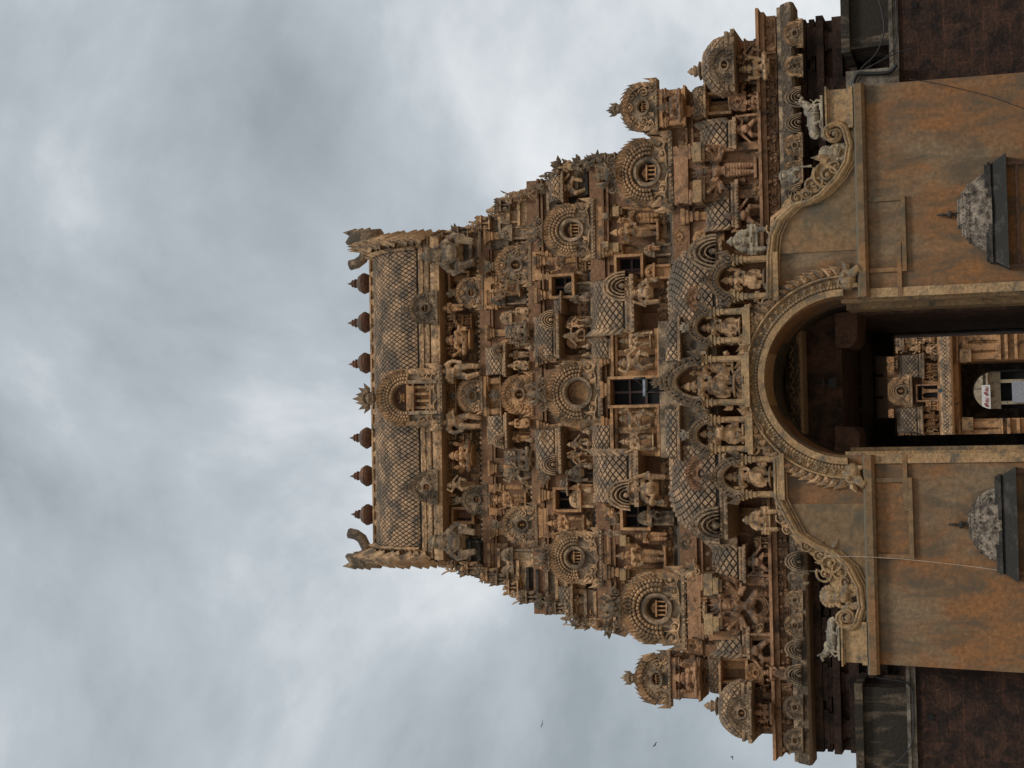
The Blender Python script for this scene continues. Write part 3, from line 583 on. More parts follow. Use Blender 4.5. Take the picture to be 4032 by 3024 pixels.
# gables on the tower
GB = [  # x0, x1, y0, y1, Y, style, inner, top, mat
 (1478, 1742, 1438, 1694, 7.4, 'beads', 'tall', None, 'orna'),
 (1606, 1724, 1147, 1282, 7.6, 'scroll', 'shrine', 'crest', 'grey'),
 (1618, 1726, 1852, 1984, 7.6, 'scroll', 'shrine', 'crest', 'grey'),
 (1790, 1905, 1084, 1220, 7.9, 'scroll', 'shrine', 'crest', 'orna'),
 (1815, 1922, 1903, 2032, 7.9, 'scroll', 'shrine', 'crest', 'grey'),
 (1800, 1902, 1485, 1632, 7.8, 'scroll', 'plain', 'crest', 'orna'),
 (1942, 2094, 958, 1130, 7.0, 'scroll', 'face', 'crest', 'orna'),
 (1972, 2118, 1982, 2152, 7.0, 'scroll', 'face', 'crest', 'orna'),
 (1968, 2100, 1468, 1640, 7.0, 'scroll', 'face', 'crest', 'ochre'),
 (2140, 2372, 1402, 1692, 5.7, 'beads', 'plain', 'big', 'orna'),
 (2126, 2343, 788, 1026, 5.9, 'beads', 'shrine', 'big', 'orna'),
 (2154, 2376, 2080, 2310, 5.9, 'beads', 'shrine', 'big', 'orna'),
 (2412, 2650, 526, 834, 4.4, 'beads', 'shrine', 'big', 'orna'),
 (2430, 2704, 2234, 2556, 4.4, 'beads', 'shrine', 'big', 'orna'),
 (2448, 2590, 314, 530, 4.3, 'scroll', 'shrine', 'crest', 'orna'),
 (2506, 2642, 2562, 2784, 4.3, 'scroll', 'shrine', 'crest', 'orna'),
 (2120, 2192, 1352, 1424, 6.3, 'scroll', 'shrine', None, 'orna'),
 (2128, 2218, 1668, 1756, 6.3, 'scroll', 'shrine', None, 'orna'),
 (2795, 2892, 175, 335, 2.95, 'scroll', 'face', None, 'grey'),
 (2863, 2960, 2735, 2880, 2.95, 'scroll', 'face', None, 'grey'),
 (2700, 2790, 1120, 1232, 2.6, 'scroll', 'plain', None, 'orange'),
 (2704, 2802, 1785, 1942, 2.6, 'scroll', 'plain', None, 'orange'),
 (2866, 2938, 362, 440, 3.9, 'scroll', 'plain', None, 'orange'),
 (2936, 3006, 2604, 2694, 3.9, 'scroll', 'plain', None, 'ochre'),
 (2690, 2766, 2508, 2578, 4.4, 'scroll', 'plain', None, 'ochre'),
 (2648, 2720, 900, 965, 4.6, 'scroll', 'face', None, 'ochre'),
 (2668, 2750, 2092, 2170, 4.6, 'scroll', 'face', None, 'grey'),
]
for gdef in GB:
    x0, x1, y0, y1, Y, stl, inn, tp, mt = gdef
    gable(T, x0, x1, y0, y1, Y, stl, mt, inn, tp, deep=min(1.6, max(.5, (y1-y0)/130)))
# bays beneath the big gables
for (x0, x1, y0, y1, Y) in ((2374, 2680, 1392, 1690, 5.5), (2345, 2640, 800, 1005, 5.9), (2378, 2668, 2095, 2295, 5.9), (2652, 3050, 560, 795, 4.1), (2706, 3070, 2262, 2520, 4.1),
                       (2096, 2330, 985, 1100, 6.9), (2120, 2345, 2000, 2120, 6.9), (2592, 2700, 345, 500, 4.3), (2644, 2760, 2590, 2755, 4.3), (1905, 2100, 1085, 1215, 7.7), (1924, 2110, 1905, 2030, 7.7),
                       (2890, 3060, 150, 320, 3.9), (2957, 3080, 2720, 2895, 3.9), (1904, 1975, 1480, 1640, 7.4), (1745, 1800, 1480, 1640, 7.9)):
    if (x0, x1) == (2374, 2680): continue
    bay(T, x0, x1, y0, y1, Y, 'orange' if x0 > 2640 else 'ochre', depth=1.2)
for (x0, x1, y0, y1) in ((2726, 2760, 560, 636), (2728, 2762, 709, 796), (2770, 2804, 2260, 2345), (2772, 2806, 2419, 2499), (2806, 2828, 2275, 2340), (2808, 2830, 2428, 2486), (2412, 2436, 812, 850), (2412, 2436, 955, 992), (2440, 2464, 2108, 2150), (2440, 2464, 2240, 2285), (2370, 2395, 838, 860), (2370, 2395, 950, 975)):
    cx, z0, w, h = fr(x0, x1, y0, y1, 3.6 if x0 > 2700 else 5.35); b = MB(); yy = 3.6 if x0 > 2700 else 5.35; b.box(cx-w/2, cx+w/2, yy, yy+.9, z0, z0+h); b.box(cx-w/2+.06, cx+w/2-.06, yy+.06, yy+.9, z0-.10, z0); b.build('eave_slab', 'mould', T)
# lattice roofs
SL = [ # x0,x1,y0,y1,Y,fans(left,right),plume,mat
 (1900, 1996, 1366, 1474, 7.0, (0, 1), (0, 0)), (1908, 2002, 1636, 1752, 7.0, (1, 0), (0, 0)),
 (2080, 2206, 1240, 1402, 6.2, (0, 1), (0, 0)), (2084, 2214, 1692, 1852, 6.2, (1, 0), (0, 0)),
 (2310, 2500, 1098, 1300, 4.9, (0, 1), (1, 0)), (2320, 2518, 1788, 1982, 4.9, (1, 0), (0, 1)),
 (2310, 2420, 1340, 1408, 5.3, (0, 0), (0, 1)), (2320, 2424, 1676, 1770, 5.3, (0, 0), (1, 0)),
 (2150, 2222, 690, 790, 6.2, (0, 0), (0, 0)), (2188, 2260, 2312, 2420, 6.2, (0, 0), (0, 0)),
 (2740, 2902, 482, 583, 3.9, (0, 0), (0, 1)), (2756, 2910, 726, 893, 3.9, (0, 0), (1, 0)),
 (2798, 2956, 2475, 2578, 3.9, (0, 0), (1, 0)), (2790, 2940, 2158, 2280, 3.9, (0, 0), (0, 1)),
 (2720, 2782, 337, 455, 4.0, (0, 0), (0, 0)), (2780, 2842, 2595, 2732, 4.0, (0, 0), (0, 0)),
 (2640, 2718, 838, 985, 4.9, (0, 0), (0, 0)), (2680, 2750, 2036, 2222, 4.9, (0, 0), (0, 0)),
 (1975, 2040, 1280, 1330, 7.1, (0, 0), (0, 0)), (1975, 2035, 1775, 1830, 7.1, (0, 0), (0, 0)),
 (2170, 2215, 1160, 1225, 6.3, (0, 0), (0, 0)), (2190, 2240, 1888, 1940, 6.3, (0, 0), (0, 0)),
]
for (x0, x1, y0, y1, Y, fn, pl) in SL:
    sala(T, x0, x1, y0, y1, Y, depth=.55 if x1-x0 < 110 else .9, fans=fn, plume=pl, mat='tile' if x0 < 2700 else ('orna' if Y > 3.95 else 'tile'), cell=.20 if x1-x0 < 130 else .25, finials=2 if x1-x0 > 100 else 0)
# wide hipped lattice roof behind the arch shrines
sala(T, 2592, 2850, 965, 1300, 2.5, depth=1.6, hood=1, cell=.25, name='hooded_roof', h=.04, eave=.12); sala(T, 2600, 2866, 1762, 2108, 2.5, depth=1.6, hood=-1, cell=.25, name='hooded_roof', h=.04, eave=.12)
for (px, py, r, s) in ((2822, 992, .92, 1), (2832, 2068, .92, -1)):
    b = MB(); p = at(px, py, 2.4); fan(b, p.x, 2.4, p.z, r, s); b.build('shell_gable', 'grey', T)
b = MB(); cx, z0, w, h = fr(2596, 2800, 1260, 1800, 3.0); b.box(cx-w/2, cx+w/2, 3.0, 6, z0-.2, z0+h); kapota(b, cx-w/2, cx+w/2, 3.0, z0, z0+h*.3, .4); b.build('roof_ridge_base', 'grey', T, jit=.01)
sala(T, 2606, 2682, 1262, 1420, 2.75, depth=.5, cell=.22); sala(T, 2606, 2682, 1610, 1800, 2.75, depth=.5, cell=.22)
# corner domes
kuta(T, 2720, 2892, 130, 360, 3.3); kuta(T, 2788, 2960, 2690, 2915, 3.3)
# lower wide ledge in front of the tier above the kapota, with rows of little beasts
cx, z0, w, h = fr(3092, 3168, 20, 3000, 3.3)
b = MB(); kapota(b, cx-w/2, cx+w/2, 3.6, z0, z0+h*1.0, .7); b.box(cx-w/2+.1, cx+w/2-.1, 3.4, 20, z0+.05, z0+h); b.build('great_cornice', 'grey', T, jit=.02)
KB = (cx, z0, w, h)
def fk(u, v): return (cx+(u-.5)*w, 2.93+.22*v*v, z0+.05+h*.7*v)
b = MB(); lattice(b, fk, 0, 1, .08, .9, 150, 4, .03); b.build('lattice_band', 'grey', T)
for k, (y0, y1) in enumerate(((77, 188), (217, 304), (525, 622), (627, 722), (2322, 2402), (2416, 2510), (2735, 2836), (2865, 2966))):
    gable(T, 3086, 3162, y0, y1, 2.75, 'scroll', 'orna' if k < 6 else 'grey', 'plain', None, deep=.3)
for (y0, y1) in ((2520, 2592), (2622, 2692), (450, 520), (345, 420), (2180, 2240), (730, 800)):
    c_, z_, w_, h_ = fr(3090, 3162, y0, y1, 2.8); b = MB(); fan(b, c_, 2.8, z_+.05, h_*.95, 1); b.build('shell_gable', 'grey', T)
cx, z0, w, h = fr(3040, 3094, 60, 2960, 3.9)
b = MB(); b.box(cx-w/2, cx+w/2, 4.0, 19.5, z0, z0+h+.05); b.box(cx-w/2-.1, cx+w/2+.1, 3.7, 19.6, z0+h*.85, z0+h+.1); b.box(cx-w/2-.2, cx+w/2+.2, 3.55, 19.6, z0+h+.1, z0+h+.2); o = b.build('beast_frieze', 'orange', T, jit=.012)
b = MB(); frieze(b, cx-w/2, cx+w/2, 3.86, z0+.03, z0+h*.95, 55); b.build('frieze_figures', 'orange', o)
# base mouldings under the great cornice, its shade put into their dark colour
cx, z0, w, h = fr(3168, 3560, 70, 2955, 4.2); b = MB(); zt = z0+h
PW = 2.05
for (xa, xb) in ((cx-w/2, -PW-.25), (PW+.25, cx+w/2)):
    b.box(xa, xb, 4.2, 20, 0, zt+.3)
    for q, t, o_ in ((.06, .3, .35), (.45, .16, .28), (.7, .22, .6), (1.15, .3, .3), (1.7, .2, .45), (2.1, .2, .2)):
        b.box(xa-.02, xb+.02, 4.2-o_, 4.3, zt-q-t, zt-q)
b.box(-PW-.25, PW+.25, 4.2, 20, 6.95, zt+.3)
base = b.build('base_storey', 'basew', T)
for i in range(16):
    x = cx-w/2+w*(i+.5)/16; 
    if abs(x) > 7.4: pilaster(T, x, 4.017, zt-3.213, zt-.387, .5, 'basew')
# windows and dark openings
for k, (x0, x1, y0, y1, Y, br) in enumerate(((2404, 2600, 1490, 1594, 4.9, (2, 3)), (2430, 2524, 1012, 1103, 5.3, (2, 2)), (2453, 2551, 1988, 2078, 5.3, (2, 2)), (2173, 2253, 1088, 1165, 6.3, (2, 2)),
    (2188, 2280, 1929, 2006, 6.3, (2, 2)), (1774, 1840, 1077, 1137, 8.3, (2, 2)), (1788, 1859, 2006, 2052, 8.3, (2, 2)), (1763, 1806, 1514, 1601, 8.2, (2, 1)), (2790, 2868, 372, 440, 4.1, (1, 1)), (2845, 2936, 2600, 2680, 4.1, (1, 1)))):
    dark_opening(T, x0, x1, y0, y1, Y, .55, br)
# window bay floor and brackets (central)
for s, (ya, yb) in ((1, (1300, 1485)), (-1, (1600, 1795))):
    cx, z0, w, h = fr(2410, 2612, ya, yb, 5.3); b = MB()
    b.box(cx-w/2, cx+w/2, 5.3, 6.2, z0, z0+h)
    for q, o_ in ((.0, .5), (.07, .3), (.86, .2), (.93, .3)): b.box(cx-w/2-.02, cx+w/2+.02, 5.3-o_, 5.4, z0+h*q, z0+h*q+.09)
    for q in (-.42, .02, .42): b.box(cx+q*w-.09, cx+q*w+.09, 5.15, 5.35, z0+h*.1, z0+h*.86)
    b.build('window_side_panel', 'ochre', T)
# small shrines filling the tiers
def mini(par, x0, x1, y0, y1, Y, mat='orna'):
    cx, z0, w, h = fr(x0, x1, y0, y1, Y); b = MB()
    b.box(cx-w/2, cx+w/2, Y+.1, Y+.5, z0, z0+h*.6)
    for s in (-1, 1): b.box(cx+s*w*.4-w*.08, cx+s*w*.4+w*.08, Y, Y+.3, z0, z0+h*.55)
    b.box(cx-w*.58, cx+w*.58, Y-.06, Y+.4, z0+h*.55, z0+h*.63); b.box(cx-w*.5, cx+w*.5, Y-.02, Y+.4, z0+h*.63, z0+h*.7)
    b.arc([(.01, Y), (w*.5, Y), (w*.5, Y+.45), (.01, Y+.45)], cx, z0+h*.7, 0, pi, 12, 1, h*.24/(w*.5))
    b.arc([(w*.2, Y-.03), (w*.3, Y-.05), (w*.4, Y-.03), (w*.3, Y+.05)], cx, z0+h*.68, 0, pi, 10, 1, .9)
    b.ball((cx, Y-.03, z0+h*.74), w*.13, 6, 4); b.lathe([(w*.08, 0), (w*.12, h*.03), (w*.04, h*.06), (0.01, h*.1)], (cx, Y+.2, z0+h*.92), 6)
    return b.build('mini_shrine', mat, par)
rnd = random.Random(3)
for (x0, x1, y0, y1) in ((2762, 3000, 585, 772), (2800, 3052, 2285, 2500)):
    cx, z0, w, h = fr(x0, x1, y0, y1, 4.2); b = MB(); b.box(cx-w/2, cx+w/2, 4.15, 4.5, z0, z0+h)
    for s in (-1, 1): b.box(cx+s*w/2-.13, cx+s*w/2+.13, 3.95, 4.5, z0, z0+h*.97)
    b.build('niche_panel', 'orange', T)
MINI = [(1950, 2080, 830, 880, 7.4), (1960, 2090, 890, 945, 7.4), (1925, 2070, 1160, 1200, 7.4), (1960, 2085, 1225, 1275, 7.4), (1960, 2085, 1335, 1375, 7.4), (1975, 2095, 1845, 1885, 7.4), (1975, 2095, 1700, 1740, 7.4),
  (1960, 2100, 2160, 2215, 7.4), (1965, 2100, 2225, 2285, 7.4), (2150, 2300, 705, 760, 6.5), (2215, 2325, 1110, 1160, 6.4), (2225, 2330, 1245, 1290, 6.5), (2225, 2330, 1320, 1370, 6.5), (2235, 2340, 1790, 1830, 6.5), (2240, 2340, 1860, 1900, 6.5),
  (2235, 2340, 1930, 2000, 6.3), (2200, 2330, 2330, 2400, 6.5), (2530, 2640, 960, 1010, 5.4), (2530, 2640, 1040, 1100, 5.3), (2500, 2650, 2010, 2070, 5.3), (2430, 2560, 600, 640, 5.5),
  (2860, 3030, 700, 725, 4.1), (2720, 2850, 905, 965, 4.2), (2760, 2900, 2105, 2150, 4.2), (2880, 3030, 450, 480, 4.2), (2900, 3040, 2580, 2600, 4.2), (1755, 1850, 1020, 1060, 8.4), (1760, 1850, 2060, 2100, 8.4)]
for a in MINI: mini(T, *a, mat=rnd.choice(('orna', 'ochre', 'grey')))
# ================================================================== sculpture kit
def limb(b, pts, rads, rings=0, rr=1.16):
    b.tube(pts, rads, 8)
    for p, r in zip(pts, rads): b.ball(p, r*1.02, 8, 6)
    if rings:
        for k in range(rings):
            t = (k+.6)/rings; n = len(pts)-1; i = min(int(t*n), n-1); f = t*n-i
            p = Vector(pts[i])*(1-f)+Vector(pts[i+1])*f; r = rads[i]*(1-f)+rads[i+1]*f; d = (Vector(pts[i+1])-Vector(pts[i])).normalized()
            b.tube([p-d*.010, p+d*.010], r*(1+(rr-1)*.6), 8)
def hand(b, p, d, r=.026):
    d = Vector(d).normalized(); p = Vector(p); s = d.cross(Vector((0, -1, 0)))
    s = s.normalized() if s.length > .1 else Vector((1, 0, 0))
    b.ball(p+d*r, r*1.1, 6, 5)
    for k in range(4): o = s*(k-1.5)*r*.6; b.tube([p+d*r*1.2+o, p+d*r*(2.5-.2*abs(k-1.3))+o+Vector((0, -r*.3, 0)), p+d*r*(3.1-.3*abs(k-1.3))+o+Vector((0, -r*.9, 0))], [r*.32, r*.3, r*.24], 5)
    b.tube([p+d*r*.5, p+d*r*1.2+s*r*1.3, p+d*r*2+s*r*1.5], [r*.34, r*.32, r*.24], 5)
PROTO = {}
def figure(kind, legs=None, arms=None, crown='tall', body=(0, 0), female=False, rings=6, belly=0, head=1.0, base=None, skirt=False, halo=False, voxel=.0125, custom=None, beard=False, torso_up=0.0, mane=False):
    """legs/arms: lists of joint lists, unit figure about 1 tall before the crown; front is -y"""
    b = MB(); sx, _ = body; up_ = torso_up
    hipz = .50+up_; P = Vector((sx*.3, 0, hipz))
    ch = Vector((sx, -.01, .715+up_)); nk = Vector((sx, 0, .80+up_)); hd = Vector((sx, -.015, .895+up_))
    # trunk: pelvis, waist, chest
    b.ball(P, (.115, .085, .085), 10, 7); b.tube([P, (P+ch)/2, ch], [.10, .08 if not belly else .10, .11], 10)
    b.ball(ch, (.14, .088, .095), 10, 7); b.ball((ch.x, ch.y, ch.z+.04), (.155, .07, .055), 10, 7)
    if belly: b.ball(((P.x+ch.x)/2, -.06-belly*.4, hipz+.09), (.11+belly*.4, .08+belly*.5, .105+belly*.3), 12, 8)
    if female:
        for s in (-1, 1): b.ball((ch.x+s*.055, ch.y-.065, ch.z+.01), .045, 8, 6)
    b.arc([(.095, -.085), (.112, -.085), (.112, -.06), (.095, -.06)], ch.x, ch.z+.055, pi, 2*pi, 10, 1, .8)      # necklace
    b.tube([P+Vector((0, 0, .035)), P+Vector((0, 0, .062))], .123, 12)                                               # belt
    limb(b, [ch+Vector((0, 0, .06)), nk, hd-Vector((0, 0, .05))], [.06, .05, .045])
    # head
    r = .082*head
    b.ball(hd, (r*.92, r, r*1.15), 10, 8); b.ball(hd+Vector((0, -r*.75, -r*.12)), (r*.16, r*.35, r*.22), 6, 5)
    b.ball(hd+Vector((0, -r*.72, -r*.6)), (r*.38, r*.28, r*.14), 6, 5); b.ball(hd+Vector((0, -r*.6, -r*.95)), (r*.35, r*.3, r*.2), 6, 5)
    for s in (-1, 1):
        b.ball(hd+Vector((s*r*.38, -r*.82, r*.12)), (r*.22, r*.16, r*.13), 6, 5); b.ball(hd+Vector((s*r*1.0, 0, -r*.1)), (r*.22, r*.2, r*.45), 6, 5)
        b.ball(hd+Vector((s*r*1.1, -.005, -r*.7)), r*.22, 6, 5)
    if beard: b.ball(hd+Vector((0, -r*.7, -r*1.2)), (r*.6, r*.4, r*.7), 8, 6)
    if mane:
        for k in range(16):
            a = 2*pi*k/16; b.ball(hd+Vector((cos(a)*r*1.25, -.0, sin(a)*r*1.3)), r*.34, 6, 5)
    top = hd+Vector((0, 0, r*.8))
    if crown == 'tall':
        b.lathe([(r*1.0, 0), (r*1.08, .012), (r*.95, .03), (r*.9, .055), (r*.95, .065), (r*.7, .09), (r*.62, .12), (r*.42, .15), (r*.25, .17), (r*.3, .18), (.006, .215)], top, 12)
    elif crown == 'cap': b.lathe([(r*1.02, 0), (r*1.1, .012), (r*.8, .04), (r*.45, .07), (.006, .10)], top, 12)
    elif crown == 'flame':
        for k in range(9): a = pi*(k+.5)/9; b.leaf(hd.x+cos(a)*r*.8, -.0, hd.z+r*.3+sin(a)*r*.8, a, .13+.09*sin(a), .06, .03, 0)
        b.lathe([(r*1.0, 0), (r*.9, .03), (r*.5, .08), (.006, .17)], top, 10)
    elif crown == 'hair':
        for k in range(11):
            a = pi*k/10; b.tube([hd+Vector((cos(a)*r*.7, .01, sin(a)*r*1.0)), hd+Vector((cos(a)*r*1.5, .0, sin(a)*r*.3-.03)), hd+Vector((cos(a)*r*2.3, -.01, -.16-.02*(k % 2)))], [.026, .026, .018], 6)
        b.lathe([(r*1.0, 0), (r*1.05, .03), (r*.8, .035), (r*.8, .06), (r*.5, .075), (r*.3, .12), (.006, .14)], top, 10)
    if halo: b.arc([(.17, .03), (.195, .0), (.215, .02), (.2, .06)], hd.x, hd.z+.01, -.6, pi+.6, 24, 1, 1.25)
    legs = legs or [[(-.055, 0, .50), (-.065, -.02, .27), (-.065, .0, .05)], [(.055, 0, .50), (.065, -.02, .27), (.065, .0, .05)]]
    for lg in legs:
        q = [Vector(p) for p in lg]; q[0] = q[0]+Vector((P.x*0, 0, 0)); limb(b, q[:3], [.088, .066, .048], rings)
        f = Vector((0, -.09, -.02)) if len(lg) < 4 else Vector(lg[3])-q[2]
        b.tube([q[2]+Vector((0, .02, -.02)), q[2]+f*.6+Vector((0, 0, -.01)), q[2]+f], [.03, .028, .018], 7)
    if skirt:
        b.lathe([(.09, .30), (.11, .26), (.12, .15), (.115, .02), (.105, 0)], (P.x, 0, hipz-.33), 12)
        for k in range(7): z = hipz-.30+.045*k; b.tube([(P.x, 0, z), (P.x, 0, z+.016)], .125-.004*k, 14)
        for s in (-1, 1):
            b.tube([(P.x+s*.09, -.04, hipz), (P.x+s*.17, -.03, hipz-.14), (P.x+s*.185, -.02, hipz-.30), (P.x+s*.16, -.02, hipz-.42)], [.022, .03, .034, .02], 6)
            b.tube([(P.x+s*.07, -.06, hipz-.02), (P.x+s*.13, -.05, hipz-.18), (P.x+s*.13, -.03, hipz-.42)], [.02, .028, .02], 6)
    arms = arms or [(-1, (-.19, 0, .62), (-.13, -.08, .52)), (1, (.19, 0, .62), (.13, -.08, .52))]
    for am in arms:
        s, e, w = am[:3]; sh = ch+Vector((s*.135, .005, .045)); e = Vector(e)+Vector((sx, 0, up_)); w = Vector(w)+Vector((sx, 0, up_))
        limb(b, [sh, e, w], [.055, .045, .034] if len(arms) < 5 else [.045, .036, .028]); m_ = sh*.5+e*.5; b.tube([m_-(e-sh)*.06, m_+(e-sh)*.06], .061, 8); b.ball(w, .041, 8, 6); hand(b, w, w-e, .032 if len(arms) < 5 else .024)
        it = am[3] if len(am) > 3 else None; tip = w+(w-e).normalized()*.05
        if it == 'disc': b.arc([(.001, -.015), (.045, -.015), (.045, .015), (.001, .015)], tip.x, tip.z+.05, 0, 2*pi, 12); b.leaf(tip.x, 0, tip.z+.09, pi/2, .06, .05, .02, 0)
        elif it == 'club': b.tube([tip, tip+Vector((0, -.01, -.2)), tip+Vector((0, -.01, -.5+min(0, .5-tip.z))), ], [.02, .028, .05], 8)
        elif it == 'sword': b.leaf(tip.x, -.02, tip.z, pi/2+s*-.5, .26, .06, .02, 0)
        elif it == 'blob': b.ball(tip, (.045, .04, .05), 8, 6); b.leaf(tip.x, -.02, tip.z, pi/2, .12, .07, .03, 0)
    if base == 'lotus': b.lathe([(.20, 0), (.22, .02), (.2, .05), (.15, .06)], (0, 0, -.04), 14)
    elif base == 'slab': b.box(-.2, .2, -.12, .12, -.05, .01)
    if custom: custom(b)
    z0 = min(p[2] for p in b.v); b.v = [(p[0], p[1], p[2]-z0) for p in b.v]; H = max(p[2] for p in b.v)
    me = bpy.data.meshes.new(kind); me.from_pydata(b.v, [], b.f)
    bm = bmesh.new(); bm.from_mesh(me); bmesh.ops.recalc_face_normals(bm, faces=bm.faces); bm.to_mesh(me); bm.free()
    o = bpy.data.objects.new('tmp', me); COL.objects.link(o)
    md = o.modifiers.new('r', 'REMESH'); md.mode = 'VOXEL'; md.voxel_size = voxel; md.use_smooth_shade = True
    dg = bpy.context.evaluated_depsgraph_get(); me2 = bpy.data.meshes.new_from_object(o.evaluated_get(dg)); me2.name = kind
    bpy.data.objects.remove(o); me2.polygons.foreach_set('use_smooth', [True]*len(me2.polygons))
    PROTO[kind] = (me2, H); return H
A4 = [(-1, (-.21, -.02, .66), (-.22, -.1, .80), 'disc'), (1, (.21, -.02, .66), (.22, -.1, .80), 'disc'), (-1, (-.17, -.03, .60), (-.12, -.13, .66)), (1, (.17, -.03, .60), (.14, -.12, .52))]
figure('deity', arms=A4, skirt=True, base='lotus', rings=5, voxel=.011)
figure('queen', arms=[(-1, (-.17, -.02, .60), (-.11, -.12, .66), 'blob'), (1, (.18, 0, .58), (.17, -.04, .42))], female=True, skirt=True, body=(.01, 0), base='lotus', rings=5, voxel=.011)
figure('pair_god', arms=A4, female=True, rings=9, skirt=False, base='slab', body=(0, 0))
figure('guardian', legs=[[(-.06, 0, .50), (-.10, -.04, .28), (-.08, 0, .05)], [(.06, 0, .50), (.20, -.13, .42), (.16, -.06, .22), (.12, -.14, .2)]],
       arms=[(-1, (-.23, 0, .70), (-.28, -.06, .86), 'blob'), (1, (.23, 0, .70), (.28, -.06, .86), 'disc'), (-1, (-.20, -.04, .58), (-.10, -.12, .50)), (1, (.18, -.04, .58), (.20, -.1, .42), 'club')], body=(.02, 0), rings=5, base='slab')
figure('dancer', legs=[[(-.06, 0, .50), (-.17, -.1, .32), (-.09, -.02, .06)], [(.06, 0, .50), (.20, -.08, .40), (.14, -.04, .16)]],
       arms=[(-1, (-.22, -.02, .80), (-.16, -.05, .95), 'blob'), (1, (.22, 0, .68), (.30, -.06, .56))], body=(-.02, 0), crown='cap', rings=3)
figure('lunger', belly=.03, legs=[[(-.07, 0, .42), (-.19, -.10, .32), (-.19, -.02, .06)], [(.07, 0, .42), (.18, -.08, .25), (.24, -.02, .06)]],
       arms=[(-1, (-.24, -.02, .62), (-.34, -.08, .50)), (1, (.24, 0, .72), (.33, -.06, .88), 'club')], crown='tall', rings=3, torso_up=-.07, body=(0, 0), head=1.2, base='slab')
figure('seated', legs=[[(-.07, -.02, .1), (-.25, -.14, .07), (-.04, -.2, .05), (.05, -.2, .04)], [(.07, -.02, .1), (.25, -.14, .08), (.05, -.22, .07), (-.05, -.22, .06)]], arms=A4, crown='tall', torso_up=-.40, rings=2, base='lotus')
figure('seated_spread', legs=[[(-.07, -.02, .12), (-.26, -.14, .10), (-.08, -.2, .05), (.0, -.2, .04)], [(.07, -.02, .12), (.22, -.16, .22), (.20, -.16, .04)]],
       arms=[(-1, (-.22, -.02, .60), (-.30, -.10, .74)), (1, (.22, -.02, .60), (.32, -.08, .70))], crown='cap', torso_up=-.38, rings=0, base='slab', halo=False)
figure('seated_knee', legs=[[(-.07, 0, .16), (-.22, -.14, .14), (-.06, -.2, .06), (.02, -.2, .05)], [(.07, 0, .16), (.20, -.16, .14), (.19, -.14, -.10)]], arms=[(-1, (-.20, -.02, .58), (-.23, -.1, .46), 'blob'), (1, (.2, -.02, .62), (.26, -.08, .80), 'sword')], crown='tall', torso_up=-.34, rings=2, base='slab')
many = [(s, (s*(.19+.09*cos(a)), -.02*(k % 2), .72+.10*sin(a)+.02), (s*(.20+.085*cos(a)+.13*cos(a+.85)), -.10+.04*(k % 3), .74+.10*sin(a)+.13*sin(a+.85)), it) for s in (-1, 1) for k, (a, it) in enumerate(((-1.35, None), (-.95, 'sword'), (-.5, 'blob'), (-.1, 'blob'), (.3, 'disc'), (.7, 'sword'), (1.05, 'blob')))]
figure('many_armed', arms=many, crown='flame', rings=9, base='slab', skirt=False, voxel=.0115)
figure('many_armed_warrior', legs=[[(-.07, 0, .40), (-.25, -.10, .30), (-.22, -.02, .05)], [(.07, 0, .40), (.25, -.10, .30), (.22, -.02, .05)]], arms=many, crown='flame', female=True, rings=7, torso_up=-.08, head=1.35, voxel=.0115,
       custom=lambda b: [b.arc([(.15+.035*k, -.10+.012*k), (.16+.035*k, -.13+.012*k), (.175+.035*k, -.10+.012*k), (.16+.035*k, -.05)], 0, .36, pi+.25, 2*pi-.25, 18, 1, 1.15) for k in range(3)])
figure('giant', legs=[[(-.07, -.02, .34), (-.18, -.14, .30), (-.14, -.10, .06)], [(.07, -.02, .34), (.18, -.14, .30), (.14, -.10, .06)]], arms=[(-1, (-.25, 0, .58), (-.22, -.08, .40)), (1, (.25, 0, .58), (.22, -.08, .40))], torso_up=-.14, belly=.06, head=1.35, rings=0,
       custom=lambda b: b.arc([(.13, -.17), (.145, -.2), (.16, -.17), (.145, -.12)], 0, .50, pi*.95, pi*2.05, 18, 1, 1.25))
figure('horned', arms=[(-1, (-.22, -.02, .62), (-.12, -.12, .58)), (1, (.22, -.02, .62), (.19, -.06, .46))], crown='cap', head=1.35, rings=2, legs=[[(-.07, 0, .50), (-.13, -.06, .27), (-.07, 0, .05)], [(.07, 0, .50), (.10, -.04, .27), (.09, 0, .05)]],
       custom=lambda b: [b.tube([(s*.06, 0, .95), (s*.14, -.01, 1.0), (s*.15, -.02, 1.10)], [.035, .03, .01], 7) for s in (-1, 1)])
figure('attendant', arms=[(-1, (-.15, -.03, .60), (-.03, -.13, .66)), (1, (.15, -.03, .60), (.03, -.13, .66))], crown='cap', rings=5)
figure('musician', arms=[(-1, (-.18, -.03, .60), (-.05, -.13, .58)), (1, (.19, -.03, .68), (.12, -.14, .80), 'blob')], crown='tall', rings=5, body=(.02, 0), female=True)
figure('crouched_strongman', legs=[[(-.07, 0, .26), (-.22, -.14, .34), (-.20, -.05, .06)], [(.07, 0, .26), (.22, -.14, .30), (.26, -.02, .06)]], arms=[(-1, (-.26, -.03, .62), (-.20, -.10, .84)), (1, (.25, -.03, .54), (.22, -.14, .36))], torso_up=-.24, crown='cap', head=1.3, belly=.03, rings=0)
def elephant(b):
    b.ball((0, -.03, .86), (.09, .08, .085), 10, 8)
    for s in (-1, 1): b.ball((s*.12, .0, .86), (.065, .02, .085), 8, 6)
    b.tube([(0, -.09, .84), (0, -.14, .77), (-.01, -.17, .68), (-.05, -.2, .62), (-.09, -.2, .64)], [.045, .038, .03, .025, .02], 8)
    for s in (-1, 1): b.tube([(s*.05, -.09, .80), (s*.08, -.14, .77)], [.014, .008], 6)
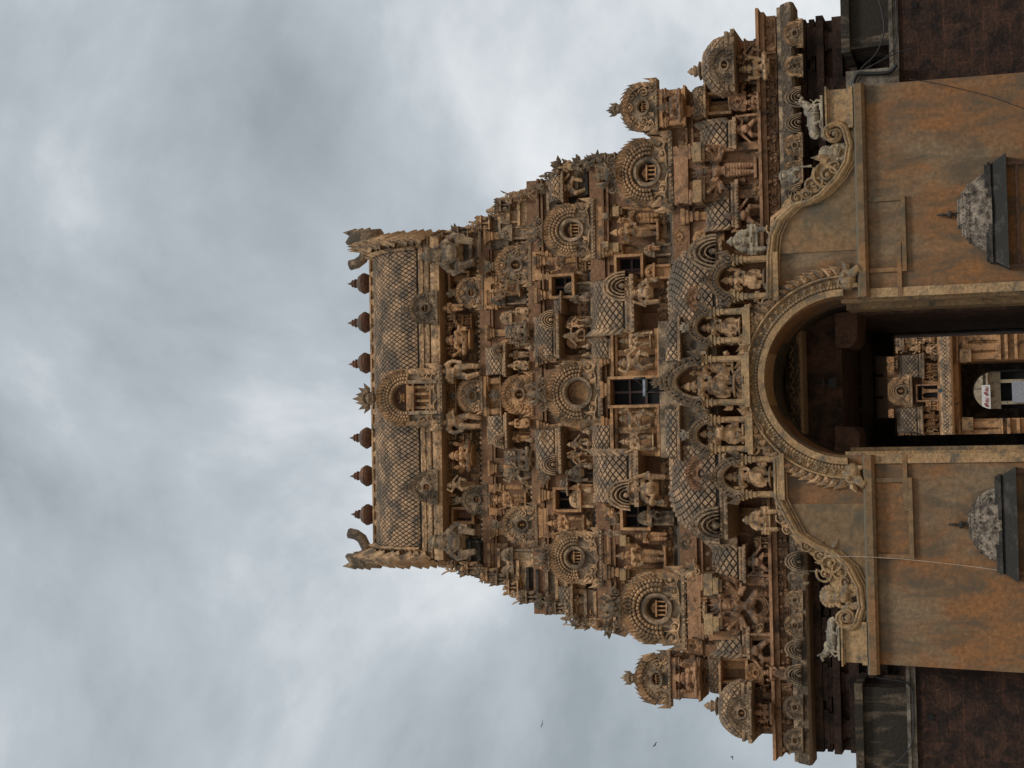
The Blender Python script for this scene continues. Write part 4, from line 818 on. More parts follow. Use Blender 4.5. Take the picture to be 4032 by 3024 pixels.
figure('elephant_headed', arms=A4, belly=.09, rings=3, head=1.0, custom=elephant, skirt=True, base='slab', voxel=.011)
figure('long_haired', legs=[[(-.08, 0, .16), (-.20, -.14, .17), (-.19, -.12, -.12)], [(.08, 0, .16), (.20, -.14, .17), (.19, -.12, -.12)]], arms=[(-1, (-.21, -.02, .56), (-.17, -.1, .44)), (1, (.21, -.02, .56), (.17, -.1, .44))], torso_up=-.34, crown='hair', head=1.2, rings=3, beard=True,
       custom=lambda b: [b.box(-.30, .30, -.12, .12, .04, .09)]+[b.lathe([(.05, 0), (.035, .04), (.05, .1), (.03, .16), (.05, .2)], (s*.27, -.12, .07), 8) for s in (-1, 1)])
def lionf(b):
    for s in (-1, 1): b.ball((s*.04, -.085, .57+.03), (.03, .03, .02), 6, 5); b.tube([(s*.045, -.11, .50), (s*.045, -.115, .46)], [.015, .006], 5)
    b.ball((0, -.09, .52), (.075, .05, .035), 8, 6)
figure('lion_faced', legs=[[(-.10, 0, .18), (-.19, -.12, .22), (-.19, -.12, .04)], [(.10, 0, .18), (.19, -.12, .22), (.19, -.12, .04)]], arms=[(-1, (-.21, -.04, .60), (-.13, -.12, .36)), (1, (.21, -.04, .60), (.13, -.12, .36))], torso_up=-.30, crown='none', head=1.75, rings=3, mane=True, beard=True, belly=.03, custom=lionf)
figure('curly_haired', legs=[[(-.08, 0, .16), (-.20, -.12, .20), (-.14, -.12, .02)], [(.08, 0, .16), (.20, -.12, .20), (.14, -.12, .02)]], arms=[(-1, (-.20, -.03, .58), (-.10, -.13, .50)), (1, (.20, -.03, .58), (.22, -.12, .42), 'club')], torso_up=-.32, crown='cap', head=1.55, rings=2, mane=True, belly=.07)
def bull():
    b = MB(); b.ball((0, 0, .30), (.50, .22, .24), 14, 9); b.ball((-.38, 0, .27), (.22, .2, .22), 12, 8); b.ball((.30, 0, .52), (.15, .11, .13), 10, 7)
    b.tube([(.36, 0, .42), (.52, -.02, .56), (.60, -.03, .68)], [.18, .14, .10], 10); b.ball((.63, -.05, .72), (.12, .085, .09), 10, 8); b.tube([(.66, -.06, .72), (.78, -.08, .66)], [.075, .055], 8)
    for s in (-1, 1):
        b.tube([(.60, -.04+s*.06, .78), (.60, -.04+s*.11, .86), (.62, -.04+s*.08, .94)], [.03, .024, .01], 6); b.ball((.56, -.04+s*.12, .73), (.03, .07, .03), 6, 5)
    b.tube([(-.35, -.16, .22), (-.18, -.28, .25), (-.10, -.28, .06), (-.3, -.28, .05)], [.11, .08, .05, .04], 8); b.tube([(.30, -.14, .22), (.42, -.24, .20), (.46, -.24, .05), (.26, -.26, .05)], [.09, .07, .045, .04], 8)
    b.tube([(.30, -.14, .22), (.44, -.2, .34), (.60, -.2, .16), (.56, -.2, .05)], [.07, .05, .045, .04], 8)
    b.tube([(-.55, 0, .35), (-.60, -.08, .22), (-.50, -.2, .12)], [.03, .025, .02], 6)
    for x in (-.15, .18):
        b.tube([(x, .12, .51), (x, -.05, .55), (x, -.19, .42), (x, -.235, .26), (x+.03, -.2, .12)], .022, 6)
    b.arc([(.18, -.19), (.2, -.215), (.22, -.19)], .45, .46, pi*1.05, pi*1.9, 12)
    b.box(-.62, .72, -.30, .26, -.05, .04)
    z0 = min(p[2] for p in b.v); b.v = [(p[0], p[1], p[2]-z0) for p in b.v]; me = bpy.data.meshes.new('bull'); me.from_pydata(b.v, [], b.f)
    bm = bmesh.new(); bm.from_mesh(me); bmesh.ops.recalc_face_normals(bm, faces=bm.faces); bm.to_mesh(me); bm.free()
    o = bpy.data.objects.new('tmp', me); COL.objects.link(o); md = o.modifiers.new('r', 'REMESH'); md.mode = 'VOXEL'; md.voxel_size = .014; md.use_smooth_shade = True
    me2 = bpy.data.meshes.new_from_object(o.evaluated_get(bpy.context.evaluated_depsgraph_get())); bpy.data.objects.remove(o); me2.polygons.foreach_set('use_smooth', [True]*len(me2.polygons)); PROTO['bull'] = (me2, 1.0)
bull()
MESHMAT = {}
def statue(kind, xt, xb, cy, Y, mat, label, cat='statue', name=None, flip=1, wid=1.0, group=None, rz=0.0, wpx=None):
    """stand a sculpture with its feet at picture x = xb and its top at x = xt, on the wall plane at depth Y"""
    me, H = PROTO[kind]; key = (kind, mat)
    if key not in MESHMAT: m = me.copy(); m.materials.clear(); m.materials.append(M[mat]); MESHMAT[key] = m
    p = at(xb, cy, Y); t = at(xt, cy, Y); s = (t.z-p.z)/H
    o = bpy.data.objects.new(name or 'statue', MESHMAT[key]); COL.objects.link(o); o.location = ((p.x+t.x)/2, Y, p.z)
    o.scale = (s*flip*wid, s*1.05, s); o.rotation_euler = (0, 0, rz)
    tag(o, label, cat, group); return o
ST = [
 ('giant', 1652, 1880, 1002, 7.3, 'grey', 'crowned pot-bellied giant supporting the roof corner nearer the upper edge of photo', 1, 1.15),
 ('giant', 1681, 1884, 2132, 7.3, 'grey', 'crowned pot-bellied giant supporting the roof corner nearer the lower edge of photo', -1, 1.15),
 ('horned', 1698, 1893, 1462, 7.6, 'orna', 'horned guardian under the roof beside the central roof gable, nearer the upper edge of photo', 1, 1.1),
 ('horned', 1702, 1898, 1662, 7.6, 'orna', 'horned guardian under the roof beside the central roof gable, nearer the lower edge of photo', -1, 1.1),
 ('seated_spread', 1753, 1858, 1338, 7.9, 'ochre', 'seated figure with arms spread wide in the plain panel right under the roof', 1, 1.15),
 ('seated', 1762, 1866, 1794, 7.9, 'ochre', 'seated four-armed figure with raised arms in the plain panel right under the roof', 1, 1.35),
 ('attendant', 1739, 1826, 1212, 7.8, 'ochre', 'small standing figure under the roof side gable, above the upper dark window', 1, 1.1),
 ('dancer', 1753, 1850, 1908, 7.8, 'orna', 'small figure with one raised arm under the roof gable, lower half of photo', 1, 1.1),
 ('guardian', 1925, 2060, 1147, 7.3, 'ochre', 'four-armed guardian with bent leg beside the medallion gable, upper half of photo', 1, 1),
 ('guardian', 1938, 2084, 1965, 7.3, 'ochre', 'four-armed guardian with bent leg beside the medallion gable, lower half of photo', -1, 1),
 ('queen', 2004, 2086, 1228, 7.1, 'orna', 'slim small female figure between guardian and figure group, upper half of photo', 1, 1),
 ('seated', 1990, 2090, 1305, 6.9, 'grey', 'dark seated figure under a small lattice canopy, upper half of photo', 1, 1),
 ('musician', 2000, 2090, 1350, 7.1, 'grey', 'standing dark musician beside the little shell-ended roof, upper half of photo', 1, 1),
 ('attendant', 2000, 2086, 1397, 7.1, 'orna', 'worshipper with joined hands below the little shell-ended roof, upper half of photo', 1, 1),
 ('queen', 1994, 2086, 1440, 6.9, 'orna', 'standing female figure just above the central medallion gable', 1, 1),
 ('queen', 1998, 2090, 1666, 6.9, 'ochre', 'standing female figure just below the central medallion gable', -1, 1),
 ('attendant', 2013, 2090, 1726, 7.1, 'ochre', 'worshipper with joined hands below the little shell-ended roof, lower half of photo', 1, 1),
 ('seated', 1990, 2098, 1806, 6.9, 'grey', 'seated four-armed figure under a small lattice canopy, lower half of photo', 1, 1),
 ('dancer', 1975, 2090, 1868, 7.1, 'grey', 'dark dancing figure between canopy group and guardian, lower half of photo', 1, 1),
 ('guardian', 2145, 2285, 1035, 6.3, 'ochre', 'four-armed guardian between the beaded gable and the barred dark window, upper half of photo', 1, 1),
 ('guardian', 2150, 2315, 2058, 6.3, 'ochre', 'four-armed guardian between the beaded gable and the barred dark window, lower half of photo', -1, 1),
 ('attendant', 2241, 2322, 1178, 6.1, 'grey', 'small dark standing figure below the barred window, upper half of photo', 1, 1),
 ('dancer', 2228, 2305, 1275, 6.1, 'ochre', 'small dancing figure beside the shell-ended roof, upper half of photo', 1, 1),
 ('lunger', 2215, 2305, 1322, 6.1, 'orna', 'striding figure beside the tall leaf plume, upper half of photo', 1, 1),
 ('lunger', 2231, 2318, 1750, 6.1, 'orna', 'striding figure beside the big central gable, lower half of photo', -1, 1),
 ('dancer', 2228, 2318, 1800, 6.1, 'ochre', 'small dancing figure at the leaf plume, lower half of photo', -1, 1),
 ('crouched_strongman', 2225, 2320, 1862, 6.1, 'grey', 'crouching dark figure left of the window shrine, lower half of photo', 1, 1),
 ('attendant', 2251, 2337, 1917, 6.1, 'ochre', 'small standing figure above the barred dark window, lower half of photo', 1, 1),
 ('dancer', 2164, 2313, 738, 6.3, 'orna', 'dancing figure under the small lattice roof at the upper flank of the tower', 1, 1),
 ('attendant', 2235, 2330, 2362, 6.3, 'orna', 'standing figure under the small lattice roof at the lower flank of the tower', 1, 1),
 ('pair_god', 2400, 2598, 912, 5.5, 'ochre', 'large standing crowned figure in the bay under the beaded gable, upper half of photo', 1, 1.05),
 ('attendant', 2432, 2598, 862, 5.6, 'ochre', 'slender attendant at the side of the large crowned figure, upper half of photo', 1, 1),
 ('attendant', 2535, 2600, 978, 5.3, 'ochre', 'tiny figure in a small niche below the large crowned figure, upper half of photo', 1, 1),
 ('pair_god', 2424, 2628, 2190, 5.5, 'ochre', 'large standing crowned figure in the bay under the beaded gable, lower half of photo', -1, 1.05),
 ('attendant', 2500, 2630, 2112, 5.4, 'ochre', 'slim small attendant beside the large crowned figure, lower half of photo', 1, 1),
 ('dancer', 2540, 2610, 2030, 5.3, 'grey', 'little dancing figure below the black opening, lower half of photo', 1, 1.1),
 ('crouched_strongman', 2463, 2602, 1152, 4.9, 'orna', 'crouching strongman with raised arms between lattice roof and wide roof, upper half of photo', 1, 1),
 ('crouched_strongman', 2463, 2630, 1925, 4.9, 'orna', 'crouching strongman with raised arms between lattice roof and wide roof, lower half of photo', -1, 1),
 ('dancer', 2426, 2574, 1424, 4.9, 'orna', 'dancing guardian next to the central six-pane window, on the floodlight side', 1, 1.15),
 ('guardian', 2436, 2574, 1344, 4.9, 'orna', 'outer guardian with a bent knee beside the central window, upper half of photo', 1, 1.1),
 ('dancer', 2430, 2580, 1652, 4.9, 'orna', 'dancing guardian next to the central six-pane window, on the side away from the floodlight', -1, 1.15),
 ('guardian', 2436, 2586, 1735, 4.9, 'orna', 'outer guardian with a bent knee beside the central window, lower half of photo', -1, 1.1),
 ('many_armed', 2718, 2985, 672, 3.9, 'orange', 'large standing deity with many fanned arms under the great beaded gable, upper half of photo', 1, 1.15),
 ('many_armed_warrior', 2786, 3053, 2385, 3.9, 'orange', 'large many-armed warrior goddess with ribbed garland under the great beaded gable, lower half of photo', 1, 1.1),
 ('lunger', 2872, 3004, 508, 3.9, 'orange', 'lunging guardian under the plumed lattice roof, between great deity and corner, upper half of photo', 1, 1),
 ('lunger', 2851, 3005, 850, 3.9, 'orange', 'lunging guardian under the lattice roof between many-armed deity and long-haired figure, upper half of photo', -1, 1),
 ('lunger', 2896, 3056, 2560, 3.9, 'orange', 'lunging guardian under the plumed lattice roof beyond the warrior goddess, lower half of photo', 1, 1),
 ('lunger', 2915, 3050, 2212, 3.9, 'orange', 'lunging guardian under the lattice roof between warrior goddess and arch wall, lower half of photo', -1, 1),
 ('seated', 2925, 2998, 402, 3.6, 'orange', 'small seated four-armed deity below a tiny gable, upper corner of the tower', 1, 1.2),
 ('deity', 2996, 3110, 2650, 3.4, 'orange', 'small standing four-armed deity below a tiny gable, lower corner of the tower', 1, 1.2),
 ('dancer', 2890, 3010, 222, 3.6, 'orange', 'upper dancer of the two under the corner dome, upper corner of the tower', 1, 1),
 ('seated', 2900, 3034, 270, 3.4, 'orna', 'seated deity under the corner dome, upper corner of the tower', 1, 1),
 ('seated', 2964, 3050, 2807, 3.4, 'orange', 'seated deity on a plain ledge under the corner dome, lower corner of the tower', 1, 1.2),
 ('seated', 2588, 2694, 422, 3.9, 'orange', 'many-armed seated figure under the free-standing crested gable, upper half of photo', 1, 1.5),
 ('seated', 2650, 2760, 2670, 3.9, 'orange', 'many-armed seated figure under the free-standing crested gable, lower half of photo', 1, 1.5),
]
for r in ST:
    statue(r[0], r[1], r[2], r[3], r[4], r[5], r[6], flip=r[7], wid=r[8]*(1.3 if r[0] == 'lunger' else .84 if r[0].startswith('many') else .9 if r[0] == 'horned' else 1.12))
# ---- carved reliefs crowding whatever wall is left between the larger pieces, and the stepped flanks
RELK = ['attendant', 'dancer', 'queen', 'musician', 'guardian', 'seated', 'lunger', 'seated_knee', 'crouched_strongman']
NREL = [0]
def relief(par, kind, px, py, hpx, Y, mat, flip=1):
    me, H = PROTO[kind]; key = (kind, mat)
    if key not in MESHMAT: m = me.copy(); m.materials.clear(); m.materials.append(M[mat]); MESHMAT[key] = m
    p = at(px, py, Y); s = (at(px-hpx, py, Y).z-p.z)/H; o = bpy.data.objects.new('relief_figure', MESHMAT[key]); COL.objects.link(o); o.parent = par
    o.location = p-WL[par.name]; o.scale = (s*flip*1.1, s, s); NREL[0] += 1; return o
def stack(par, px, py, hpx, wpx, Y, mat, rnd):
    """little tiered kiosk: sill, posts, eave, lumpy roof"""
    cx, z0, w, h = fr(px-hpx, px, py-wpx/2, py+wpx/2, Y); b = MB(); b.box(cx-w/2, cx+w/2, Y+.12, Y+.9, z0, z0+h*.6)
    b.box(cx-w*.56, cx+w*.56, Y-.05, Y+.9, z0, z0+h*.08)
    for q in (-.42, 0, .42): b.box(cx+w*q-w*.07, cx+w*q+w*.07, Y, Y+.2, z0+h*.08, z0+h*.55)
    for q, a, c in ((.6, .55, .61), (.5, .61, .67), (.57, .67, .72)): b.box(cx-w*q, cx+w*q, Y-.1*q, Y+.9, z0+h*a, z0+h*c-.003)
    n = rnd.choice((3, 4, 5))
    for i in range(n):
        x = cx-w*.42+w*.84*i/(n-1); b.leaf(x, Y-.02, z0+h*.7, pi/2+(.25 if i < n/2 else -.25), h*.3, w*.3, .08, .2)
    b.ball((cx, Y-.03, z0+h*.8), (w*.2, .12, h*.12), 7, 5); b.ball((cx-w*.3, Y-.02, z0+h*.3), (w*.1, .1, h*.16), 6, 5); b.ball((cx+w*.3, Y-.02, z0+h*.3), (w*.1, .1, h*.16), 6, 5)
    return b.build('mini_shrine', mat, par)
def clump(par, px, py, r, Y, mat, rnd):
    p = at(px, py, Y); b = MB(); R_ = r/125
    for k in range(7):
        a = rnd.uniform(-.3, pi+.3); q = rnd.uniform(.2, .8)*R_; b.ball((p.x+cos(a)*q, Y-rnd.uniform(0, .12), p.z+sin(a)*q), R_*rnd.uniform(.22, .4), 6, 4)
    for k in range(5): a = pi*(k+.5)/5; b.leaf(p.x+cos(a)*R_*.4, Y-.05, p.z+sin(a)*R_*.4, a, R_*.9, R_*.5, .08, rnd.uniform(-.5, .5))
    b.spiral(p.x, Y-.14, p.z, R_*.4, 1.3, rnd.uniform(0, 6), rnd.choice((-1, 1)), R_*.09)
    return b.build('foliage_boss', mat, par)
occ = [(g_[0], g_[1], g_[2], g_[3]) for g_ in GB]+[(g_[0], g_[1], g_[2], g_[3]) for g_ in SL]+[(a[0], a[1], a[2], a[3]) for a in MINI]
occ += [(r[1], r[2], r[3]-(r[2]-r[1])*.2, r[3]+(r[2]-r[1])*.2) for r in ST]
occ += [(2404, 2600, 1490, 1594), (2430, 2524, 1012, 1103), (2453, 2551, 1988, 2078), (2173, 2253, 1088, 1165), (2188, 2280, 1929, 2006), (1774, 1840, 1077, 1137), (1788, 1859, 2006, 2052), (2560, 3100, 940, 2110), (2720, 2892, 130, 360), (2788, 2960, 2690, 2915)]
rnd = random.Random(11)
def free(a, b, c, d): return all(b <= o[0] or a >= o[1] or d <= o[2] or c >= o[3] for o in occ)
ROWS = [(1752, 1800, 7.9+.5, 'orna'), (1800, 1860, 8.3, 'ochre'), (1925, 2005, 7.5, 'grey'), (2005, 2085, 7.4, 'orna'), (2120, 2200, 6.6, 'grey'), (2200, 2280, 6.5, 'orna'), (2280, 2345, 6.4, 'orna'),
        (2375, 2455, 5.5, 'grey'), (2455, 2545, 5.4, 'orna'), (2545, 2625, 5.3, 'ochre'), (2625, 2690, 5.0, 'grey'), (2700, 2790, 4.25, 'orna'), (2790, 2890, 4.2, 'grey'), (2890, 2970, 4.15, 'orange'), (2960, 3036, 4.1, 'orange')]
def lim(px):   # flank of the tower in the picture
    U = [(1740, 905), (1830, 890), (1914, 852), (1965, 792), (2030, 755), (2130, 732), (2165, 680), (2220, 636), (2290, 628), (2360, 622), (2410, 600), (2600, 560), (2720, 280), (3040, 120)]
    D = [(1740, 2232), (1830, 2262), (1914, 2272), (1990, 2308), (2062, 2370), (2130, 2385), (2190, 2392), (2255, 2460), (2330, 2470), (2406, 2488), (2440, 2540), (2620, 2560), (2780, 2850), (3060, 2890)]
    def f(T_):
        for (a, ya), (b, yb) in zip(T_, T_[1:]):
            if px <= b: return ya+(yb-ya)*(px-a)/(b-a)
        return T_[-1][1]
    return f(U), f(D)
for (xa, xb, Y, mt) in ROWS:
    ya, yb = lim((xa+xb)/2); y = ya+30
    while y < yb-30:
        hp = xb-xa; wp = rnd.uniform(.42, .72)*hp
        if free(xa+8, xb-4, y-wp*.42, y+wp*.42):
            k = rnd.random(); m_ = rnd.choice((mt, mt, 'orna', 'grey', 'ochre'))
            if k < .34 and NREL[0] < 95: relief(T, rnd.choice(RELK), xb-3, y, hp*rnd.uniform(.8, 1.0), Y-.1, m_, rnd.choice((-1, 1)))
            elif k < .75: stack(T, xb-2, y, hp*rnd.uniform(.85, 1.05), wp*.95, Y, m_, rnd)
            else: clump(T, xb-hp*.5, y, hp*.5, Y-.05, m_, rnd)
            y += wp*1.02
        else: y += 9
# flanks: stepped blocks with crowding ornament, top to bottom, on both sides
px = 1765
while px < 2440:
    u, d = lim(px); Y = 8.3-(px-1760)/660*2.7
    for side, py in ((1, u), (-1, d)):
        p = at(px, py, Y); b = MB(); xi = p.x-side*.1
        b.box(min(xi-side*1.1, xi-side*.02), max(xi-side*1.1, xi-side*.02), Y+.15, Y+2.2, p.z-.75, p.z-.02); b.box(min(xi-side*1.1, xi+side*.08), max(xi-side*1.1, xi+side*.08), Y+.05, Y+2.2, p.z-.12, p.z-.02)
        for q in range(4):
            yy = Y+.1+.5*q; b.leaf(xi-side*.05, yy, p.z-.5+.12*(q % 2), pi/2-side*rnd.uniform(.3, 1.1), rnd.uniform(.3, .5), .3, .1, .5*side); b.ball((xi-side*.02, yy, p.z-.3-.2*(q % 2)), rnd.uniform(.1, .17), 6, 5)
        b.build('corner_block', rnd.choice(('grey', 'orna', 'black')), T)
        k = rnd.random(); sp_ = px+rnd.uniform(-8, 8)
        if k < .4: stack(T, sp_+10, py+side*30, rnd.uniform(58, 80), rnd.uniform(40, 55), Y-.1, rnd.choice(('grey', 'orna')), rnd)
        elif k < .7 and NREL[0] < 99: relief(T, rnd.choice(RELK), sp_+8, py+side*24, rnd.uniform(58, 78), Y-.12, rnd.choice(('grey', 'orna')), side)
        else: clump(T, sp_-12, py+side*18, rnd.uniform(28, 38), Y-.1, 'grey', rnd)
    px += 38
# ================================================================== arch wall in front
A = empty('gateway_arch_wall', (0, 1, 0)); tag(A, 'tall orange and grey plastered wall with a round arched gateway in front of the tower', 'wall')
WT = 2.4
pC = at(3330, 1468, 0); AX, AZ = pC.x, pC.z
AR = at(3010, 1472, 0).z-AZ; JX = 2.2
AX = 0.0
def o2(px, py, Y=0): q = at(px, py, Y); return (q.x, q.z)
right_top = [(3404, 335), (3404, 545), (3355, 560), (3345, 640), (3300, 705), (3240, 770), (3190, 797), (3130, 812), (3072, 868), (3046, 930), (3040, 1010), (3036, 1188), (2935, 1205), (2932, 1395), (2912, 1410), (2914, 1600), (2940, 1640), (2944, 1785), (3062, 1800), (3068, 1960), (3093, 2009), (3141, 2100), (3223, 2153), (3280, 2172), (3352, 2235), (3396, 2327), (3402, 2399), (3430, 2440), (3455, 2615)]
poly = [(8.1, 0)]+[o2(*q) for q in right_top]+[(-8.15, 0)]
N = 40; arcp = [(AX-AR*cos(pi*i/N)*JX/AR, AZ+AR*sin(pi*i/N)) for i in range(N+1)]
poly = poly+[(-JX, 0)]+arcp+[(JX, 0)]
b = MB(); b.prism(poly, 0, WT); wallo = b.build('wall', 'plaster', A)
# upper wall field, one skin 5 cm proud, and the string course
crn = lambda X: at(3408, 318, 0).z+(at(3456, 2634, 0).z-at(3408, 318, 0).z)*(8.2-X)/16.4
zc0 = (at(3408, 318, 0).z+at(3456, 2634, 0).z)/2
b = MB()
for xa, xb in ((-8.25, -JX), (JX, 8.2)):
    b.extr([(-.14, zc0-.02), (-.22, zc0+.06), (-.22, zc0+.24), (-.12, zc0+.30), (.0, zc0+.30), (.0, zc0-.02)], xa, xb)
b.build('string_course', 'plasterup', A, jit=.01)
up_poly = []
seg_r = [(3330, 560), (3335, 640), (3300, 705), (3240, 770), (3190, 797), (3130, 812), (3072, 868), (3046, 930), (3040, 1010), (3036, 1050)]
pr = [o2(x+6, y+2) for x, y in seg_r]; pr = [(7.6, zc0+.3), (7.6, pr[0][1])]+pr
xm = 3.55
ring_r = [(JX*1.0+1.02, zc0+.3)]
b = MB(); b.prism([(x, z) for x, z in pr]+[(xm, pr[-1][1]), (xm, zc0+.3)], -.03, .02); b.build('upper_field', 'plasterup', A)
seg_l = [(3062, 1880), (3068, 1960), (3093, 2009), (3141, 2100), (3223, 2153), (3280, 2172), (3352, 2235), (3385, 2327), (3390, 2399)]
pl = [o2(x+6, y) for x, y in seg_l]
b = MB(); b.prism([(-xm, zc0+.3), (-xm, pl[0][1])]+pl+[(-7.7, pl[-1][1]), (-7.7, zc0+.3)], -.03, .02); b.build('upper_field', 'plasterup', A)
# panels under the string course: sunk field with a raised lower edge
for (x0, x1, y0, y1) in ((3418, 3550, 793, 1055), (3452, 3578, 1898, 2182)):
    cx, z0, w, h = fr(x0, x1, y0, y1, 0); b = MB()
    b.box(cx-w/2-.12, cx+w/2+.12, -.09, 0, z0-.12, z0); b.box(cx-w/2-.12, cx-w/2, -.07, 0, z0, z0+h); b.box(cx+w/2, cx+w/2+.12, -.07, 0, z0, z0+h)
    b.build('panel_frame', 'plasterup', A, jit=.008)
for xa, xb in ((-JX-1.55, -JX), (JX, JX+1.5)):
    z = at(3552 if xa > 0 else 3572, 1100 if xa > 0 else 1850, 0).z; b = MB(); b.box(xa, xb, -.08, 0, z, z+.12); b.build('jamb_band', 'plasterup', A)
# arch moulding
b = MB(); asx = JX/AR
b.arc([(AR-.01, WT*.6), (AR-.01, -.14), (AR+.17, -.16), (AR+.20, -.02), (AR+.2, .1)], 0, AZ, -.0, pi, 56, 1, 1); b.v = [(p[0]*(JX+(abs(p[0])*0))/AR if False else p[0], p[1], p[2]) for p in b.v]
scl = JX/AR
arch = b.build('arch_rim', 'mould', A)
b = MB(); b.arc([(AR+.20, .02), (AR+.20, -.03), (AR+.78, -.03), (AR+.80, .02)], 0, AZ, -.02, pi+.02, 56); b.arc([(AR+.50, .0), (AR+.52, -.13), (AR+.57, -.13), (AR+.60, .0)], 0, AZ, -.02, pi+.02, 56)
bandm = b.build('arch_band', 'mould', arch)
b = MB()
for i in range(84): a = pi*(i+.5)/84; b.ball((cos(a)*(AR+.25), -.05, AZ+sin(a)*(AR+.25)), .058, 6, 4)
b.build('bead_row', 'mould', arch)
b = MB()
for i in range(34):
    a = pi*(i+.5)/34; x, z = cos(a)*(AR+.40), AZ+sin(a)*(AR+.40); b.ball((x, -.05, z), (.06, .05, .06), 6, 4)
    for k in range(5): q = 2*pi*k/5+a; b.ball((x+cos(q)*.065, -.04, z+sin(q)*.065), .036, 5, 4)
    a2 = pi*(i+1)/34; b.tube([(cos(a2)*(AR+.34), -.04, AZ+sin(a2)*(AR+.34)), (cos(a2)*(AR+.46), -.04, AZ+sin(a2)*(AR+.46))], .02, 5)
b.build('rosette_row', 'mould', arch)
b = MB(); n = 40
for i in range(n):
    a = pi*(i+.5)/n; s = 1 if a < pi/2 else -1
    b.leaf(cos(a)*(AR+.60), -.05, AZ+sin(a)*(AR+.60), a+s*.25, .36, .24, .10, curl=.6*s); b.ball((cos(a)*(AR+.70), -.11, AZ+sin(a)*(AR+.70)), .05, 6, 4)
b.build('leaf_border', 'orna', arch)
for s in (-1, 1):    # beast heads biting the ends of the moulding
    b = MB(); x, z = s*(AR+.45), AZ-.12
    b.ball((x, -.08, z), (.33, .2, .25)); b.ball((x+s*.1, -.22, z+.1), .09, 7, 5); b.tube([(x+s*.1, -.12, z-.1), (x+s*.3, -.16, z-.3), (x+s*.15, -.14, z-.42)], [.16, .12, .07], 7); b.tube([(x-s*.15, -.1, z-.1), (x-s*.2, -.12, z-.36)], [.1, .05], 6)
    b.spiral(x-s*.1, -.18, z+.12, .14, 1.4, 0, s, .035); b.leaf(x+s*.25, -.1, z, 0 if s > 0 else pi, .28, .2, .06, .4); b.build('beast_head', 'mould', arch)
# jamb strips
for s in (-1, 1):
    b = MB(); b.box(min(s*(JX-.02), s*(JX+.24)), max(s*(JX-.02), s*(JX+.24)), -.06, .0, 0, AZ-.5); b.box(min(s*(JX-.10), s*(JX)), max(s*(JX-.10), s*JX), .25, .8, 0, AZ+.1); b.box(min(s*(JX-.2), s*(JX)), max(s*(JX-.2), s*JX), 1.5, WT+.3, 0, AZ+.1); b.build('jamb', 'mould', A, jit=.008)
# vault behind the opening
b = MB()
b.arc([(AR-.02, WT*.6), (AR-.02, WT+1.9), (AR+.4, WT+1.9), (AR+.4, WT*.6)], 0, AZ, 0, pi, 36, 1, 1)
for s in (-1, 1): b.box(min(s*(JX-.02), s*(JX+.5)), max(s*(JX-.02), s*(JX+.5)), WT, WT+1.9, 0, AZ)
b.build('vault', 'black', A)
# lettering-free scroll spandrels between arch and shrines
b = MB()
def sp(px, py, r, d=1, a0=0): q = at(px, py, 0); b.spiral(q.x, -.08, q.z, r, 1.4, a0, d, r*.2)
for (px, py, r, d) in ((2960, 1240, .28, 1), (2985, 1215, .16, -1), (2945, 1300, .2, -1), (2930, 1345, .18, 1), (2975, 1700, .25, -1), (2960, 1650, .18, 1), (2995, 1745, .2, 1), (2965, 1770, .22, -1), (3030, 1780, .18, 1), (3020, 1195, .15, 1)): sp(px, py, r, d)
for k in range(26):
    a = pi*(.22+.56*k/25); rr = AR+1.02+.1*(k % 2); b.leaf(cos(a)*rr, -.03, AZ+sin(a)*rr, a+(.9 if k % 2 else -.6), .26, .18, .07, .5)
b.build('spandrel_foliage', 'orna', A)
b = MB(); crest(b, *(lambda q: (q.x, -.1, q.z-.15))(at(2935, 1497, 0)), .26, 7, 1.8); b.build('keystone_crest', 'grey', A)
# swan-neck scrolls: thick moulding following the shoulder and curling up
def neck(px_list, curl, d, name='swan_neck_moulding'):
    b = MB(); pts = [(at(x, y, 0).x, -.10, at(x, y, 0).z) for x, y in px_list]
    c = at(*curl, 0)
    ps = pts[-1]; r0 = hypot(ps[0]-c.x, ps[2]-c.z); a0 = atan2(ps[2]-c.z, ps[0]-c.x); M_ = 26; sp_ = []
    for i in range(1, M_+1):
        t = i/M_; rr = r0*(1-.85*t); a = a0+d*2*pi*1.5*t; sp_.append((c.x+rr*cos(a), -.12, c.z+rr*sin(a)))
    allp = pts+sp_; n = len(allp); b.tube(allp, [.10]*len(pts)+[.10-.055*i/M_ for i in range(M_)], 8)
    off = [(p[0], p[1]-.07, p[2]+.075) for p in allp]; b.tube(off, [.045]*len(pts)+[.045-.025*i/M_ for i in range(M_)], 6)
    lo = [(p[0], p[1]+.03, p[2]-.13) for p in pts]; b.tube(lo, .05, 6); lo = [(p[0], p[1]+.05, p[2]-.22) for p in pts]; b.tube(lo, .035, 6)
    b.ball((c.x, -.16, c.z), .09, 8, 6)
    return b.build(name, 'mould', A)
nr = [(3036, 1175), (3038, 1010), (3046, 930), (3072, 868), (3130, 812), (3190, 797), (3240, 768), (3300, 705), (3340, 640), (3350, 575), (3335, 520)]
nl_ = [(3064, 1812), (3068, 1960), (3093, 2009), (3141, 2100), (3223, 2153), (3280, 2172), (3345, 2228), (3388, 2310), (3397, 2390), (3378, 2452)]
neck(nr, (3290, 530), 1); neck(nl_, (3340, 2430), -1)
